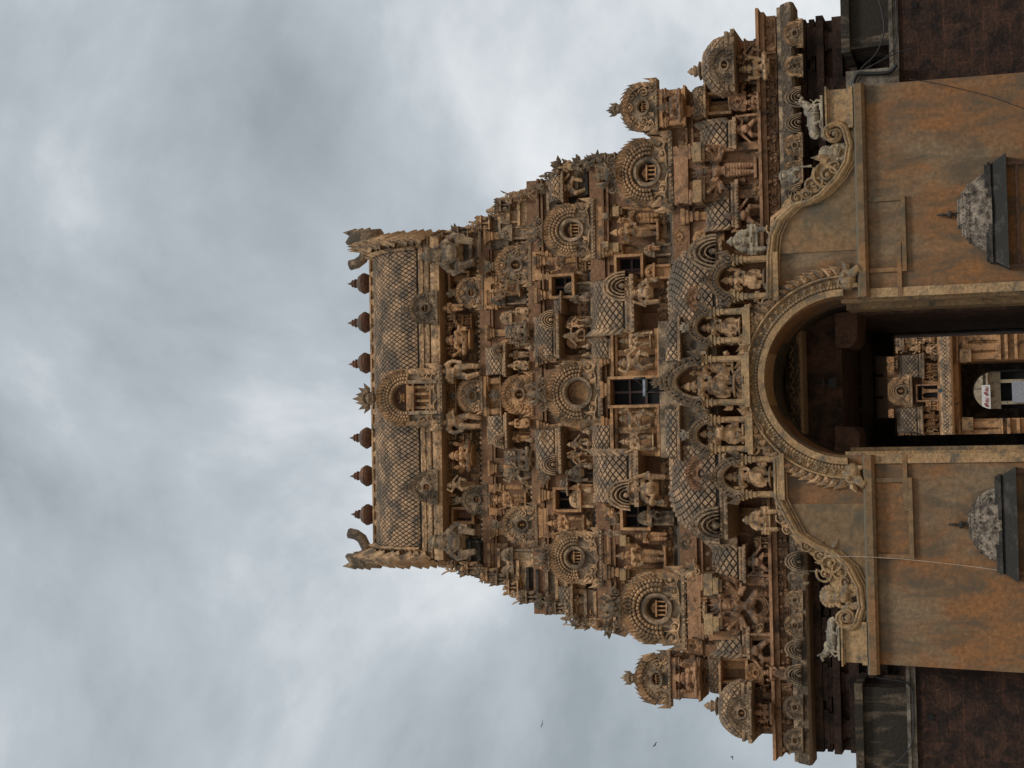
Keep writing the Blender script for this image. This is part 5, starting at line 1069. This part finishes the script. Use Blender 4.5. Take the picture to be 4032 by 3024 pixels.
# carved infill above the swan neck
for pts, sp_ in (([(3352, 600), (3300, 705), (3240, 768), (3190, 797), (3135, 812), (3075, 866), (3060, 850), (3090, 790), (3130, 765), (3165, 740), (3205, 670), (3260, 600), (3290, 560)], ((3260, 690, .42, 1), (3290, 655, .25, -1), (3200, 725, .3, -1), (3240, 735, .2, 1), (3140, 780, .2, 1), (3175, 765, .16, -1))),
                 ([(3398, 2330), (3350, 2236), (3280, 2172), (3223, 2153), (3145, 2100), (3110, 2060), (3098, 2090), (3150, 2150), (3200, 2190), (3228, 2210), (3240, 2260), (3270, 2300), (3320, 2370)], ((3270, 2215, .34, -1), (3310, 2250, .24, 1), (3250, 2260, .26, 1), (3225, 2185, .2, -1), (3330, 2290, .2, -1), (3180, 2150, .18, 1)))):
    b = MB(); b.prism([o2(*q) for q in pts], .0, .35)
    for (px, py, r, d) in sp_: q = at(px, py, 0); b.spiral(q.x, -.03, q.z, r, 1.6, d, d, r*.16); b.leaf(q.x+r, -.02, q.z, d, r*1.1, r*.5, .06, .5)
    b.build('scroll_infill', 'mould', A)
for pts, sp_ in (([(3040, 1000), (3046, 930), (3070, 870), (3130, 812), (3090, 815), (3035, 855), (3025, 1000)], ((3045, 900, .2, 1), (3060, 860, .14, -1), (3035, 950, .16, -1))),
                 ([(3066, 1965), (3093, 2009), (3138, 2098), (3100, 2105), (3070, 2060), (3050, 1975)], ((3080, 2040, .18, 1), (3070, 1995, .14, -1), (3100, 2085, .14, 1)))):
    b = MB(); b.prism([o2(*q) for q in pts], .0, .5)
    for (px, py, r, d) in sp_: q = at(px, py, 0); b.spiral(q.x, -.03, q.z, r, 1.5, d, d, r*.2)
    b.build('shoulder_plinth', 'orna', A)
# end pedestals
for (x0, x1, y0, y1) in ((3250, 3404, 352, 500), (3314, 3440, 2455, 2608)):
    cx, z0, w, h = fr(x0, x1, y0, y1, -.05); b = MB(); z0 = zc0+.3; h = fr(x0, x1, y0, y1, -.05)[1]+h-z0
    b.box(cx-w/2, cx+w/2, -.12, 1.5, z0, z0+h); b.box(cx-w/2-.05, cx+w/2+.05, -.18, 1.55, z0, z0+h*.2); b.box(cx-w/2-.04, cx+w/2+.04, -.16, 1.5, z0+h*.86, z0+h*.93); b.box(cx-w/2-.1, cx+w/2+.1, -.22, 1.6, z0+h*.93, z0+h)
    b.build('pedestal', 'mould', A, jit=.008)
# niches with onion canopies and sloping ledges
for (dm, lg, cy, fin, rc) in (((3762, 3908, 687, 995), (3905, 3968, 612, 1062), 845, (3692, 3748), (3968, 635, 1030)), ((3808, 3946, 1917, 2213), (3946, 4006, 1838, 2292), 2062, (3735, 3812), (4004, 1860, 2250))):
    cx, z0, w, h = fr(*dm, 0); b = MB(); vs = []
    def dome(u, v):
        a = pi*u; r = w/2*(1-v**1.9)**.62; z = z0+h*(v**.92)
        return (cx-r*cos(a), -r*.42*sin(a)-.02, z)
    sheet(b, dome, 28, 14); 
    for k in range(14): u, v = random.random(), random.uniform(.1, .75); q = dome(u*.9+.05, v); b.ball(q, .045, 6, 4)
    for v in (.60, .78, .9):
        for k in range(16): q = dome((k+.5)/16, v); b.ball(q, .04, 6, 4)
    o = b.build('niche_dome', 'lichen', A, label='blotchy black and white shallow dome over a wall niche')
    c = MB(); zf = z0+h; c.lathe([(.04, 0), (.07, .03), (.03, .06), (.025, .12), (.10, .17), (.105, .22), (.03, .28), (.02, .33), (.07, .35), (.02, .38), (.06, .41), (.015, .45), (.04, .47), (.01, .54)], (cx, -.10, zf-.05), 12); c.build('niche_finial', 'slate', o)
    cx, z0, w, h = fr(*lg, -.25); b = MB()
    yf = -.62
    b.add([(cx-w/2, yf, z0), (cx+w/2, yf, z0), (cx+w/2-.25, -.36, z0+h), (cx-w/2+.25, -.36, z0+h), (cx-w/2, .0, z0), (cx+w/2, .0, z0), (cx+w/2-.25, .0, z0+h), (cx-w/2+.25, 0, z0+h)], [(0, 1, 2, 3), (4, 7, 6, 5), (0, 4, 5, 1), (3, 2, 6, 7), (0, 3, 7, 4), (1, 5, 6, 2)])
    b.box(cx-w/2+.2, cx+w/2-.2, -.44, 0, z0+h+.002, z0+h+.09); b.box(cx-w/2+.26, cx+w/2-.26, -.38, 0, z0+h+.092, z0+h+.16)
    b.build('niche_ledge', 'slate', A, jit=.012)
    xt, ya, yb = rc; c_, z_, w_, h_ = fr(xt, 4400, ya, yb, 0); b = MB()
    b.box(c_-w_/2-.1, c_-w_/2, -.08, 0, z_, z_+h_); b.box(c_+w_/2, c_+w_/2+.1, -.08, 0, z_, z_+h_); b.box(c_-w_/2, c_+w_/2, -.06, 0, z_+h_-.3, z_+h_-.22)
    b.prism([(c_-.6, z_), (c_+.6, z_), (c_+.6, z_+h_-1.2), (c_+.3, z_+h_-.9), (c_, z_+h_-.48), (c_-.3, z_+h_-.9), (c_-.6, z_+h_-1.2)], -.02, .02)
    b.build('niche_recess', 'dark', A)
# the five shrines standing on the arch
SH = [ # arch top, column top, base, y0, y1, Y, crest
 (2600, 2765, 2925, 1405, 1592, -.15, 2567), (2712, 2795, 2928, 1218, 1348, -.1, 2670), (2790, 2885, 3038, 1012, 1174, -.1, 2760), (2712, 2798, 2938, 1644, 1776, -.1, 2675), (2805, 2920, 3062, 1800, 1955, -.1, 2770)]
for k, (xt, xc, xb, y0, y1, Y, xk) in enumerate(SH):
    cx, z0, w, h = fr(xc, xb, y0, y1, Y); zt = at(xt, (y0+y1)/2, Y).z; zs = z0+h
    b = MB(); b.box(cx-w/2, cx+w/2, Y+.55, Y+1.5, z0-.15, zs); b.arc([(.01, Y+.55), (w/2, Y+.55), (w/2, Y+1.5), (.01, Y+1.5)], cx, zs, 0, pi, 16, 1, (zt-zs)/(w/2)*.9)
    o = b.build('arch_shrine', 'orange', A)
    b = MB(); b.box(cx-w/2-.1, cx+w/2+.1, Y-.12, Y+1.2, z0-.2, z0-.06); b.box(cx-w/2-.04, cx+w/2+.04, Y-.05, Y+1.2, z0-.06, z0+.03); b.build('shrine_base', 'mould', o, jit=.006)
    for s in (-1, 1):
        x = cx+s*(w/2-.06); b = MB(); b.box(x-.085, x+.085, Y, Y+.6, z0+.03, zs-.4); b.box(x-.05, x+.05, Y-.04, Y+.1, z0+.03, zs-.42)
        for q, a, c in ((.08, .42, .29), (.12, .29, .25), (.09, .25, .17), (.14, .17, .12), (.10, .12, .07), (.17, .07, 0)): b.box(x-q, x+q, Y-.02-q*.4, Y+.6, zs-a, zs-c-.003)
        b.build('pilaster', 'mould', o)
    R = w/2+.05; ht = zt-zs; b = MB(); sz_ = ht/R
    b.arc([(R*.62, Y+.5), (R*.62, Y-.02), (R*.70, Y-.08), (R*.82, Y-.06), (R*.86, Y), (R*.98, Y+.02), (R, Y+.6)], cx, zs, 0, pi, 28, 1, sz_)
    ao = b.build('trefoil_arch', 'grey', o); b = MB(); n = 17
    for i in range(n):
        a = pi*(i+.5)/n; s = 1 if a < pi/2 else -1; b.leaf(cx+cos(a)*R*.86, Y-.03, zs+sin(a)*R*.86*sz_, a+s*.5, R*.3, 2*R*pi/n*.6, .06, .7*s); b.ball((cx+cos(a)*R*.76, Y-.08, zs+sin(a)*R*.76*sz_), R*.05, 6, 4)
    for s in (-1, 1): b.spiral(cx+s*R*.92, Y-.1, zs+.08, R*.2, 1.4, pi/2, s, R*.05); b.leaf(cx+s*R*1.02, Y-.06, zs+.1, pi/2-s*.9, .3, .2, .06, .6*s)
    b.build('leaf_border', 'grey', ao)
    b = MB(); zk = at(xk, (y0+y1)/2, Y).z; crest(b, cx, Y-.08, zt-.05, max(.14, (zk-zt)*.42), 5, 1.3); b.build('crest', 'pale' if k % 2 else 'grey', ao)
P2 = [('deity', 2680, 2900, 1521, .05, 'orna', 'tall four-armed deity in the central shrine on top of the arch'),
      ('queen', 2706, 2892, 1443, .05, 'orna', 'slim consort beside the deity in the central shrine on top of the arch'),
      ('deity', 2748, 2918, 1290, .1, 'orna', 'four-armed deity in the shrine between central shrine and outer shrine, upper half of photo'),
      ('deity', 2835, 3014, 1102, .1, 'orna', 'four-armed deity in the outer shrine next to the long-haired seated figure, upper half of photo'),
      ('elephant_headed', 2748, 2932, 1709, .1, 'orna', 'pot-bellied elephant-headed deity standing in the shrine beside the central one'),
      ('deity', 2848, 3038, 1877, .1, 'orna', 'four-armed deity with pointed crown in the outer shrine, lower half of photo'),
      ('long_haired', 2860, 3024, 948, .25, 'pale', 'pale seated figure with fanned long hair on the arch shoulder, upper half of photo'),
      ('long_haired', 2922, 3070, 2048, .25, 'orna', 'brown seated figure with fanned long hair on the arch shoulder, lower half of photo'),
      ('lion_faced', 3222, 3335, 603, .1, 'pale', 'pale seated lion-faced figure in the swan-neck scroll, upper half of photo'),
      ('lion_faced', 3225, 3385, 2348, .1, 'mould', 'brown seated lion-faced figure with open mouth in the swan-neck scroll, lower half of photo'),
      ('curly_haired', 3065, 3200, 690, .25, 'pale', 'stout curly-haired seated figure above the swan-neck scroll, upper half of photo'),
      ('curly_haired', 3100, 3235, 2275, .25, 'grey', 'stout curly-haired seated figure above the swan-neck scroll, lower half of photo')]
for r in P2: statue(*r, wid=1.3 if r[0] in ('deity', 'elephant_headed') else 1.15)
for (px0, px1, cy, f, lb) in ((3158, 3250, 465, 1, 'pale reclining stone bull on the end pedestal, upper half of photo'), (3238, 3314, 2513, -1, 'pale reclining stone bull on the end pedestal, lower half of photo')):
    m = PROTO['bull'][0].copy(); m.materials.clear(); m.materials.append(M['pale']); o = bpy.data.objects.new('bull_statue', m); COL.objects.link(o)
    p = at(px1, cy, .4); t = at(px0, cy, .4); s = (t.z-p.z)/.93; o.location = (p.x-.06*f, .35, p.z+.02); o.scale = (.90*f, s*1.5, s*1.18); tag(o, lb, 'statue')
# ================================================================== gate passage of the tower
b = MB()
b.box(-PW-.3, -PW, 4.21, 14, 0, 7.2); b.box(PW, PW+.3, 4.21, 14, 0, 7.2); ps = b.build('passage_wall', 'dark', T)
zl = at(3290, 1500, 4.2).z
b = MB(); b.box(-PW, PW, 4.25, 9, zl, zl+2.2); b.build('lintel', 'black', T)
for (y0, y1) in ((1268, 1366), (1678, 1760)):
    cx, z0, w, h = fr(3290, 3382, y0, y1, 4.1); b = MB(); s = 1 if cx > 0 else -1; xo = s*(PW+.1); xi = cx-s*w/2
    rr = h*.42; pp = [(xo, z0+h), (xi, z0+h), (xi, z0+rr)]+[(xi+s*rr*(1-cos(a)), z0+rr*(1-sin(a))) for a in (pi*.12, pi*.25, pi*.38, pi*.5)]+[(xo, z0-.02)]
    b.prism(pp, 3.98, 6); b.build('bracket_stone', 'dark', T, jit=.07)
# far frame
Yf = 13.0; cx, zf, w, h = fr(3449, 3600, 1310, 1712, Yf); xr, xl = at(3700, 1308, Yf).x, at(3700, 1712, Yf).x; ztop = zf+h
b = MB(); b.box(-PW-.3, xl, Yf, Yf+1, 0, 9.4); b.box(xr, PW+.3, Yf, Yf+1, 0, 9.4); b.box(xl, xr, Yf, Yf+1, ztop, 9.4)
for s, xx in ((1, xr), (-1, xl)):
    zc_ = at(3516, 1400, Yf).z; xc_ = at(3480, 1400 if s > 0 else 1646, Yf).x; b.extr([(Yf, zc_), (Yf, ztop), (Yf+1, ztop), (Yf+1, zc_)], min(xx, xc_), max(xx, xc_))
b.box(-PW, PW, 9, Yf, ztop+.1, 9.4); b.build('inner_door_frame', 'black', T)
for py in (1480, 1565):
    p = at(3440, py, Yf-.2); b = MB(); b.box(p.x-.05, p.x+.05, Yf-.3, Yf-.2, p.z-.35, p.z+.5); b.build('door_peg', 'black', T)
# ================================================================== side walls
for s in (1, -1):
    B = empty('boundary_wall', (s*14, 1.5, 0)); tag(B, 'dark laterite block wall beside the arch, in the %s of the photo' % ('upper right corner' if s > 0 else 'lower right corner'), 'wall', 'laterite walls flanking the arch')
    zt = at(3540 if s > 0 else 3610, 200 if s > 0 else 2800, 1.2).z
    xe = 7.6*s
    b = MB(); b.box(min(xe, s*30), max(xe, s*30), 1.2, 3.6, 0, zt); b.build('wall', 'laterite', B, jit=.03)
    b = MB(); b.box(min(xe, s*30), max(xe, s*30), 1.12, 3.0, zt, zt+.16); b.box(min(xe, s*30), max(xe, s*30), 1.05, 3.0, zt+.16, zt+.26); b.build('coping', 'band', B, jit=.02)
    cx, z0, w, h = fr(3330 if s > 0 else 3396, 3505, -400 if s > 0 else 2705, 188 if s > 0 else 3400, 1.4)
    z0 = zt+.26; zt2 = at(3345 if s > 0 else 3400, 100 if s > 0 else 2850, 1.4).z; xi = cx-s*w/2
    b = MB(); b.box(min(xi, s*30), max(xi, s*30), 1.35, 3.0, z0, zt2); b.box(min(xi-s*.12, s*30), max(xi-s*.12, s*30), 1.2, 3.1, zt2, zt2+.22); b.build('parapet', 'stain', B, jit=.02)
    q = at(3600 if s > 0 else 3665, 20 if s > 0 else 2824, 1.2); b = MB(); b.box(q.x-.09, q.x+.09, 1.16, 1.3, q.z-.08, q.z+.08); b.build('drain_hole', 'void', B)
# block at the end of the upper parapet
cx, z0, w, h = fr(3333, 3540, 275, 345, 1.0); b = MB(); b.box(cx-w/2, cx+w/2, .9, 2.2, z0, z0+h); o = b.build('stair_pier', 'band', A, jit=.01)
# cables
def cable(name, pts, Y, r, mat, label, cat='cable'):
    b = MB(); q = [at(x, y, Y) for x, y in pts]; out = []
    for i in range(len(q)-1):
        p0, p1, p2, p3 = q[max(i-1, 0)], q[i], q[i+1], q[min(i+2, len(q)-1)]
        for k in range(5):
            t = k/5; out.append(.5*((2*p1)+(p2-p0)*t+(2*p0-5*p1+4*p2-p3)*t*t+(3*p1-p0-3*p2+p3)*t**3))
    out.append(q[-1]); b.tube(out, r, 5); o = b.build(name, mat); tag(o, label, cat); return o
cable('hanging_cable', [(3450, -40), (3475, 60), (3480, 130), (3450, 210), (3400, 260), (3370, 300)], .95, .022, 'cable', 'black cable drooping over the stained parapet, upper right corner of photo')
cable('hanging_cable', [(3526, -40), (3530, 150), (3500, 215), (3430, 260), (3375, 298)], .95, .02, 'cable', 'black cable running along the coping down to the bundle, upper right corner of photo')
cable('hanging_cable', [(3600, 190), (3540, 205), (3470, 240), (3400, 275), (3372, 300)], .95, .018, 'cable', 'thin cable crossing from the laterite wall to the bundle, upper right corner of photo')
cable('cable_bundle', [(3530, 255), (3500, 285), (3420, 290), (3380, 290), (3364, 315), (3358, 345)], .8, .06, 'cable', 'thick dark bundle of cables tied at the end of the arch wall')
cable('slack_wire', [(3580, 312), (3650, 322), (3760, 345), (3880, 375), (3960, 402), (4040, 432)], -.2, .011, 'cable', 'thin dark wire sagging across the upper plaster field')
cable('hanging_cable', [(3424, 2632), (3450, 2665), (3500, 2675), (3560, 2685), (3592, 2720), (3597, 2800), (3592, 2920), (3550, 2985), (3480, 3040)], 1.0, .022, 'cable', 'black cable looping over the stained parapet, lower right corner of photo')
cable('pale_string', [(3225, 2180), (3290, 2190), (3400, 2192), (3560, 2202), (3700, 2216), (3860, 2235), (3955, 2250)], -.3, .007, 'string', 'pale string hanging across the plaster to the niche ledge', 'string')
# floodlight on a bracket in front of the central window
p = at(2540, 1527, 1.2); F = empty('floodlight', p); tag(F, 'slim grey tube floodlight on a bracket before the central window', 'floodlight')
b = MB(); b.box(p.x-.26, p.x+.26, 1.1, 1.3, p.z-.055, p.z+.055); b.build('lamp_housing', 'metal', F); b = MB(); b.box(p.x-.23, p.x+.23, 1.08, 1.1, p.z-.03, p.z+.03); b.build('lamp_glass', 'greyp', F)
b = MB(); b.tube([(p.x+.3, 1.25, p.z), (p.x+.3, 1.3, p.z+.35), (p.x+.1, 2.0, p.z+.3)], .03, 6); b.tube([(p.x-.1, 1.25, p.z), (p.x-.1, 1.4, p.z-.35), (p.x-.05, 2.4, p.z-.6)], .03, 6); b.build('bracket', 'blackm', F)
p = at(3277, 1507, 3.6); F = empty('vault_lamp', p); tag(F, 'blue-grey box lamp hanging under the dark vault of the arch', 'lamp')
b = MB(); b.box(p.x-.15, p.x+.15, 3.5, 3.75, p.z-.10, p.z+.10, .03); b.build('lamp_housing', 'blackm', F); b = MB(); b.tube([(p.x, 3.6, p.z+.1), (p.x, 3.6, p.z+.5)], .02, 6); b.box(p.x-.12, p.x+.12, 3.58, 3.62, p.z+.25, p.z+.29); b.build('bracket', 'blackm', F)
# ================================================================== second gateway seen through the passage
G = empty('inner_gateway_tower', (0, 62, 0)); tag(G, 'distant second gateway tower with carved tiers seen through the open passage', 'tower')
Y2 = 60.0
cx, z0, w, h = fr(3300, 3700, 1250, 1760, Y2+1.2); b = MB(); b.box(cx-w/2-3, cx+w/2+3, Y2+1.2, Y2+10, z0-.2, z0+h+4); b.build('tier_wall', 'wall', G)
cx, z0, w, h = fr(3700, 3752, 1200, 1800, Y2); b = MB(); kapota(b, cx-w/2-2, cx+w/2+2, Y2+.7, z0, z0+h, .9); b.box(cx-w/2-2, cx+w/2+2, Y2+.6, Y2+8, z0+.05, z0+h); o = b.build('cornice', 'orna', G)
def f2(u, v): return (cx+(u-.5)*(w+4), Y2-.18+.25*v*v, z0+.1+h*.75*v)
b = MB(); lattice(b, f2, 0, 1, .05, .95, 110, 4, .035); b.build('lattice_band', 'tile', o)
gable(G, 3486, 3592, 1478, 1602, Y2+.4, 'beads', 'orna', 'face', None, deep=.6)
gable(G, 3462, 3520, 1400, 1470, Y2+.6, 'scroll', 'ochre', 'face', None); gable(G, 3462, 3520, 1612, 1680, Y2+.6, 'scroll', 'ochre', 'face', None); gable(G, 3400, 3460, 1500, 1580, Y2+.7, 'scroll', 'ochre', 'face', None)
sala(G, 3540, 3640, 1396, 1486, Y2+.4, depth=.8, cell=.28, mat='grey'); sala(G, 3530, 3635, 1606, 1704, Y2+.4, depth=.8, cell=.28, mat='grey'); sala(G, 3520, 3560, 1310, 1380, Y2+.6, depth=.4, cell=.28, mat='grey')
dark_opening(G, 3612, 3692, 1518, 1576, Y2+.6, .5, (1, 1), 'orange')
for (a, c, ya, yb) in ((3640, 3696, 1320, 1350), (3640, 3696, 1360, 1392), (3560, 3630, 1330, 1370), (3645, 3696, 1715, 1745), (3640, 3694, 1590, 1606)): mini(G, a, c, ya, yb, Y2+.8, 'orna')
for py in range(1300, 1740, 34): p = at(3698, py, Y2+.9); pilaster(G, p.x, Y2+1.0, p.z, p.z+1.1, .22, 'ochre')
rnd = random.Random(5); occ = [(3486, 3592, 1478, 1602), (3540, 3640, 1396, 1486), (3530, 3635, 1606, 1704), (3612, 3692, 1518, 1576)]
for (xa, xb, mt) in ((3400, 3446, 'orna'), (3440, 3486, 'grey'), (3490, 3535, 'orna'), (3535, 3585, 'orange'), (3585, 3640, 'orna'), (3640, 3696, 'ochre')):
    y = 1300
    while y < 1730:
        hp = xb-xa; wp = hp*rnd.uniform(.5, .8)
        if free(xa+6, xb-4, y-wp*.4, y+wp*.4):
            k = rnd.random()
            if k < .35: relief(G, rnd.choice(RELK), xb-2, y, hp*.9, Y2+.75, rnd.choice((mt, 'orna')), rnd.choice((-1, 1)))
            elif k < .7: stack(G, xb-1, y, hp*.95, wp*.9, Y2+.7, rnd.choice((mt, 'grey')), rnd)
            else: p = at(xb-hp*.5, y, Y2+.7); b = MB(); face(b, p.x, Y2+.75, p.z, hp/57*.3); b.leaf(p.x, Y2+.7, p.z+.1, pi/2, hp/57*.5, .3, .08, .2); b.build('foliage_boss', mt, G)
            y += wp
        else: y += 6
cx, z0, w, h = fr(3696, 3702, 1250, 1760, Y2+.6); b = MB(); b.box(cx-w/2, cx+w/2, Y2+.5, Y2+1.3, z0, z0+.12); b.build('ledge', 'ochre', G)
zb2 = at(3752, 1500, Y2).z; xl2, xr2 = at(3900, 1648, Y2+1).x, at(3900, 1418, Y2+1).x; cxx = (xl2+xr2)/2
b = MB(); b.box(-14, xl2, Y2+1, Y2+10, 0, zb2); b.box(xr2, 14, Y2+1, Y2+10, 0, zb2); b.box(xl2, xr2, Y2+1, Y2+10, at(3775, 1530, Y2+1).z, zb2)
for q, t, o_ in ((.25, .12, .3), (.6, .1, .2), (2.9, .15, .3), (3.3, .2, .4), (3.9, .2, .3)):
    for (xa, xb) in ((-14, xl2), (xr2, 14)): b.box(xa, xb, Y2+1-o_, Y2+1.1, zb2-q-t, zb2-q)
b.build('base_storey', 'ochre', G)
for py in (1325, 1365, 1400, 1670, 1705, 1740): p = at(3900, py, Y2+.9); pilaster(G, p.x, Y2+.9, zb2-2.9, zb2-.7, .42, 'ochre')
for s, xx in ((1, xr2), (-1, xl2)):
    q = at(3785, 1400, Y2); b = MB(); b.box(min(xx-s*.1, xx+s*.75), max(xx-s*.1, xx+s*.75), Y2+.5, Y2+1.3, q.z-.6, q.z+.1); b.build('bracket_stone', 'orna', G, jit=.03)
p = at(3703, 1538, Y2-.9); b = MB(); b.box(p.x-.14, p.x+.14, Y2-1.0, Y2-.85, p.z-.12, p.z+.14); b.tube([(p.x, Y2-.85, p.z), (p.x, Y2-.3, p.z-.2)], .03, 6); o = b.build('floodlight', 'metal'); tag(o, 'tiny square floodlight on the lattice cornice of the distant gateway', 'floodlight')
# its inner doorway: dark frame with a round-headed opening
Yi = Y2+6; cz = at(3870, 1535, Yi); ccx = cz.x; ra = at(3870, 1459, Yi).x-ccx; ztp = at(3828, 1535, Yi).z; zsp = ztp-ra
N = 20; poly = [(ccx-3, 0), (ccx-3, zb2+.5), (ccx+3, zb2+.5), (ccx+3, 0), (ccx+ra, 0)]+[(ccx+ra*cos(pi*i/N), zsp+ra*sin(pi*i/N)) for i in range(N+1)]+[(ccx-ra, 0)]
b = MB(); b.prism(poly, Yi, Yi+3); b.build('inner_doorway', 'black', G)
# building beyond with the sign
K = empty('pillared_hall', (0, 92, 0)); tag(K, 'far pale stone hall with dark openings behind the sign, seen through both gateways', 'building')
Yk = 90.0; zt_ = at(3820, 1535, Yk).z; zo = at(3940, 1535, Yk).z
b = MB(); b.box(-12, 12, Yk, Yk+3, zo, zt_+3); b.box(-12, 12, Yk-.4, Yk, zo+1.4, zo+1.7); b.box(-12, 12, Yk-.7, Yk, zo+1.0, zo+1.15)
xs_ = [at(3980, y, Yk).x for y in (1450, 1500, 1585, 1625)]
for x in xs_: b.box(x-.14, x+.14, Yk-.1, Yk+.3, 0, zo)
b.build('hall_front', 'pale', K)
b = MB(); b.box(-12, 12, Yk+.5, Yk+.6, 0, zo); b.build('dark_interior', 'void', K)
cx, z0, w, h = fr(3985, 4040, 1500, 1585, Yk-.2); b = MB(); b.box(cx-w/2, cx+w/2, Yk-.3, Yk-.1, 0, z0+h); b.build('grey_partition', 'greyp', K)
Ys = 84.0; cx, z0, w, h = fr(3866, 3900, 1516, 1610, Ys); SG = empty('sign_board', (cx, Ys, z0)); tag(SG, 'white sign board with two red words seen beyond the inner doorway', 'sign')
b = MB(); b.box(cx-w/2, cx+w/2, Ys, Ys+.08, z0, z0+h); b.build('board', 'white', SG)
b = MB()
for q in (-.35, .35): b.tube([(cx+w*q, Ys+.04, z0+h), (cx+w*q, Ys+.04, z0+h+1.6)], .02, 6)
b.build('hanger', 'blackm', SG)
tcv = bpy.data.curves.new('lettering', 'FONT'); tcv.body = '\u0b9a\u0bbf\u0bb5 \u0b9a\u0bbf\u0bb5'; tcv.align_x = 'CENTER'; tcv.align_y = 'CENTER'; tcv.extrude = .01; tcv.offset = .02; tcv.size = 1
to = bpy.data.objects.new('tmp', tcv); COL.objects.link(to); me = bpy.data.meshes.new_from_object(to.evaluated_get(bpy.context.evaluated_depsgraph_get())); bpy.data.objects.remove(to)
lo = bpy.data.objects.new('lettering', me); COL.objects.link(lo); lo.parent = SG; me.materials.clear(); me.materials.append(M['red'])
xs = [v.co.x for v in me.vertices]; ys = [v.co.y for v in me.vertices]; print('TEXT', len(xs), min(xs), max(xs), min(ys), max(ys))
s = min(w*.86/(max(xs)-min(xs)), h*.82/(max(ys)-min(ys))); lo.scale = (s, s, s); lo.rotation_euler = (pi/2, 0, 0); lo.location = (-(max(xs)+min(xs))/2*s, -.02, h/2-(max(ys)+min(ys))/2*s)
# people far off under the hall (their heads just reach into the photo)
figure('visitor', legs=[[(-.05, 0, .50), (-.055, -.01, .27), (-.055, 0, .05)], [(.05, 0, .50), (.055, -.01, .27), (.055, 0, .05)]], arms=[(-1, (-.17, .01, .60), (-.18, -.04, .45)), (1, (.17, .01, .60), (.18, -.04, .45))], crown='none', rings=0)
for (py, Y, m_, lb) in ((1478, 80, 'blue', 'far visitor in dark blue beside the grey partition, right edge of photo'), (1600, 82, 'greyp', 'far visitor in grey clothes below the grey partition, at the right edge of photo')):
    me0, H = PROTO['visitor']; m = me0.copy(); m.materials.clear(); m.materials.append(M[m_]); o = bpy.data.objects.new('person', m); COL.objects.link(o)
    o.location = (at(4030, py, Y).x, Y, 0); s = 1.68/H; o.scale = (s, s, s); o.rotation_euler = (0, 0, pi); tag(o, lb, 'person')
# birds
for i, (px, py) in enumerate(((2133, 2852), (2578, 2933), (2882, 2984))):
    p = at(px, py, 110); b = MB(); b.ball(p, (.12, .3, .1), 8, 6); b.ball(p+Vector((0, -.32, .05)), .09, 6, 5)
    for s in (-1, 1): b.add([p+Vector((s*.05, -.1, 0)), p+Vector((s*.6, -.05, .25)), p+Vector((s*1.0, .15, .1)), p+Vector((s*.5, .2, .18)), p+Vector((s*.05, .15, 0))], [(0, 1, 2, 3, 4)]); 
    b.add([p+Vector((-.05, .25, 0)), p+Vector((.05, .25, 0)), p+Vector((.12, .6, 0)), p+Vector((-.12, .6, 0))], [(0, 1, 2, 3)])
    o = b.build('bird', 'feather'); o.rotation_euler = (0, .3, i*1.1); tag(o, 'small dark bird in the sky, %s of the three' % ('farthest from the tower base', 'middle one', 'nearest to the tower base')[i], 'bird', 'birds circling in the sky'); o.scale = (.45, .45, .45)
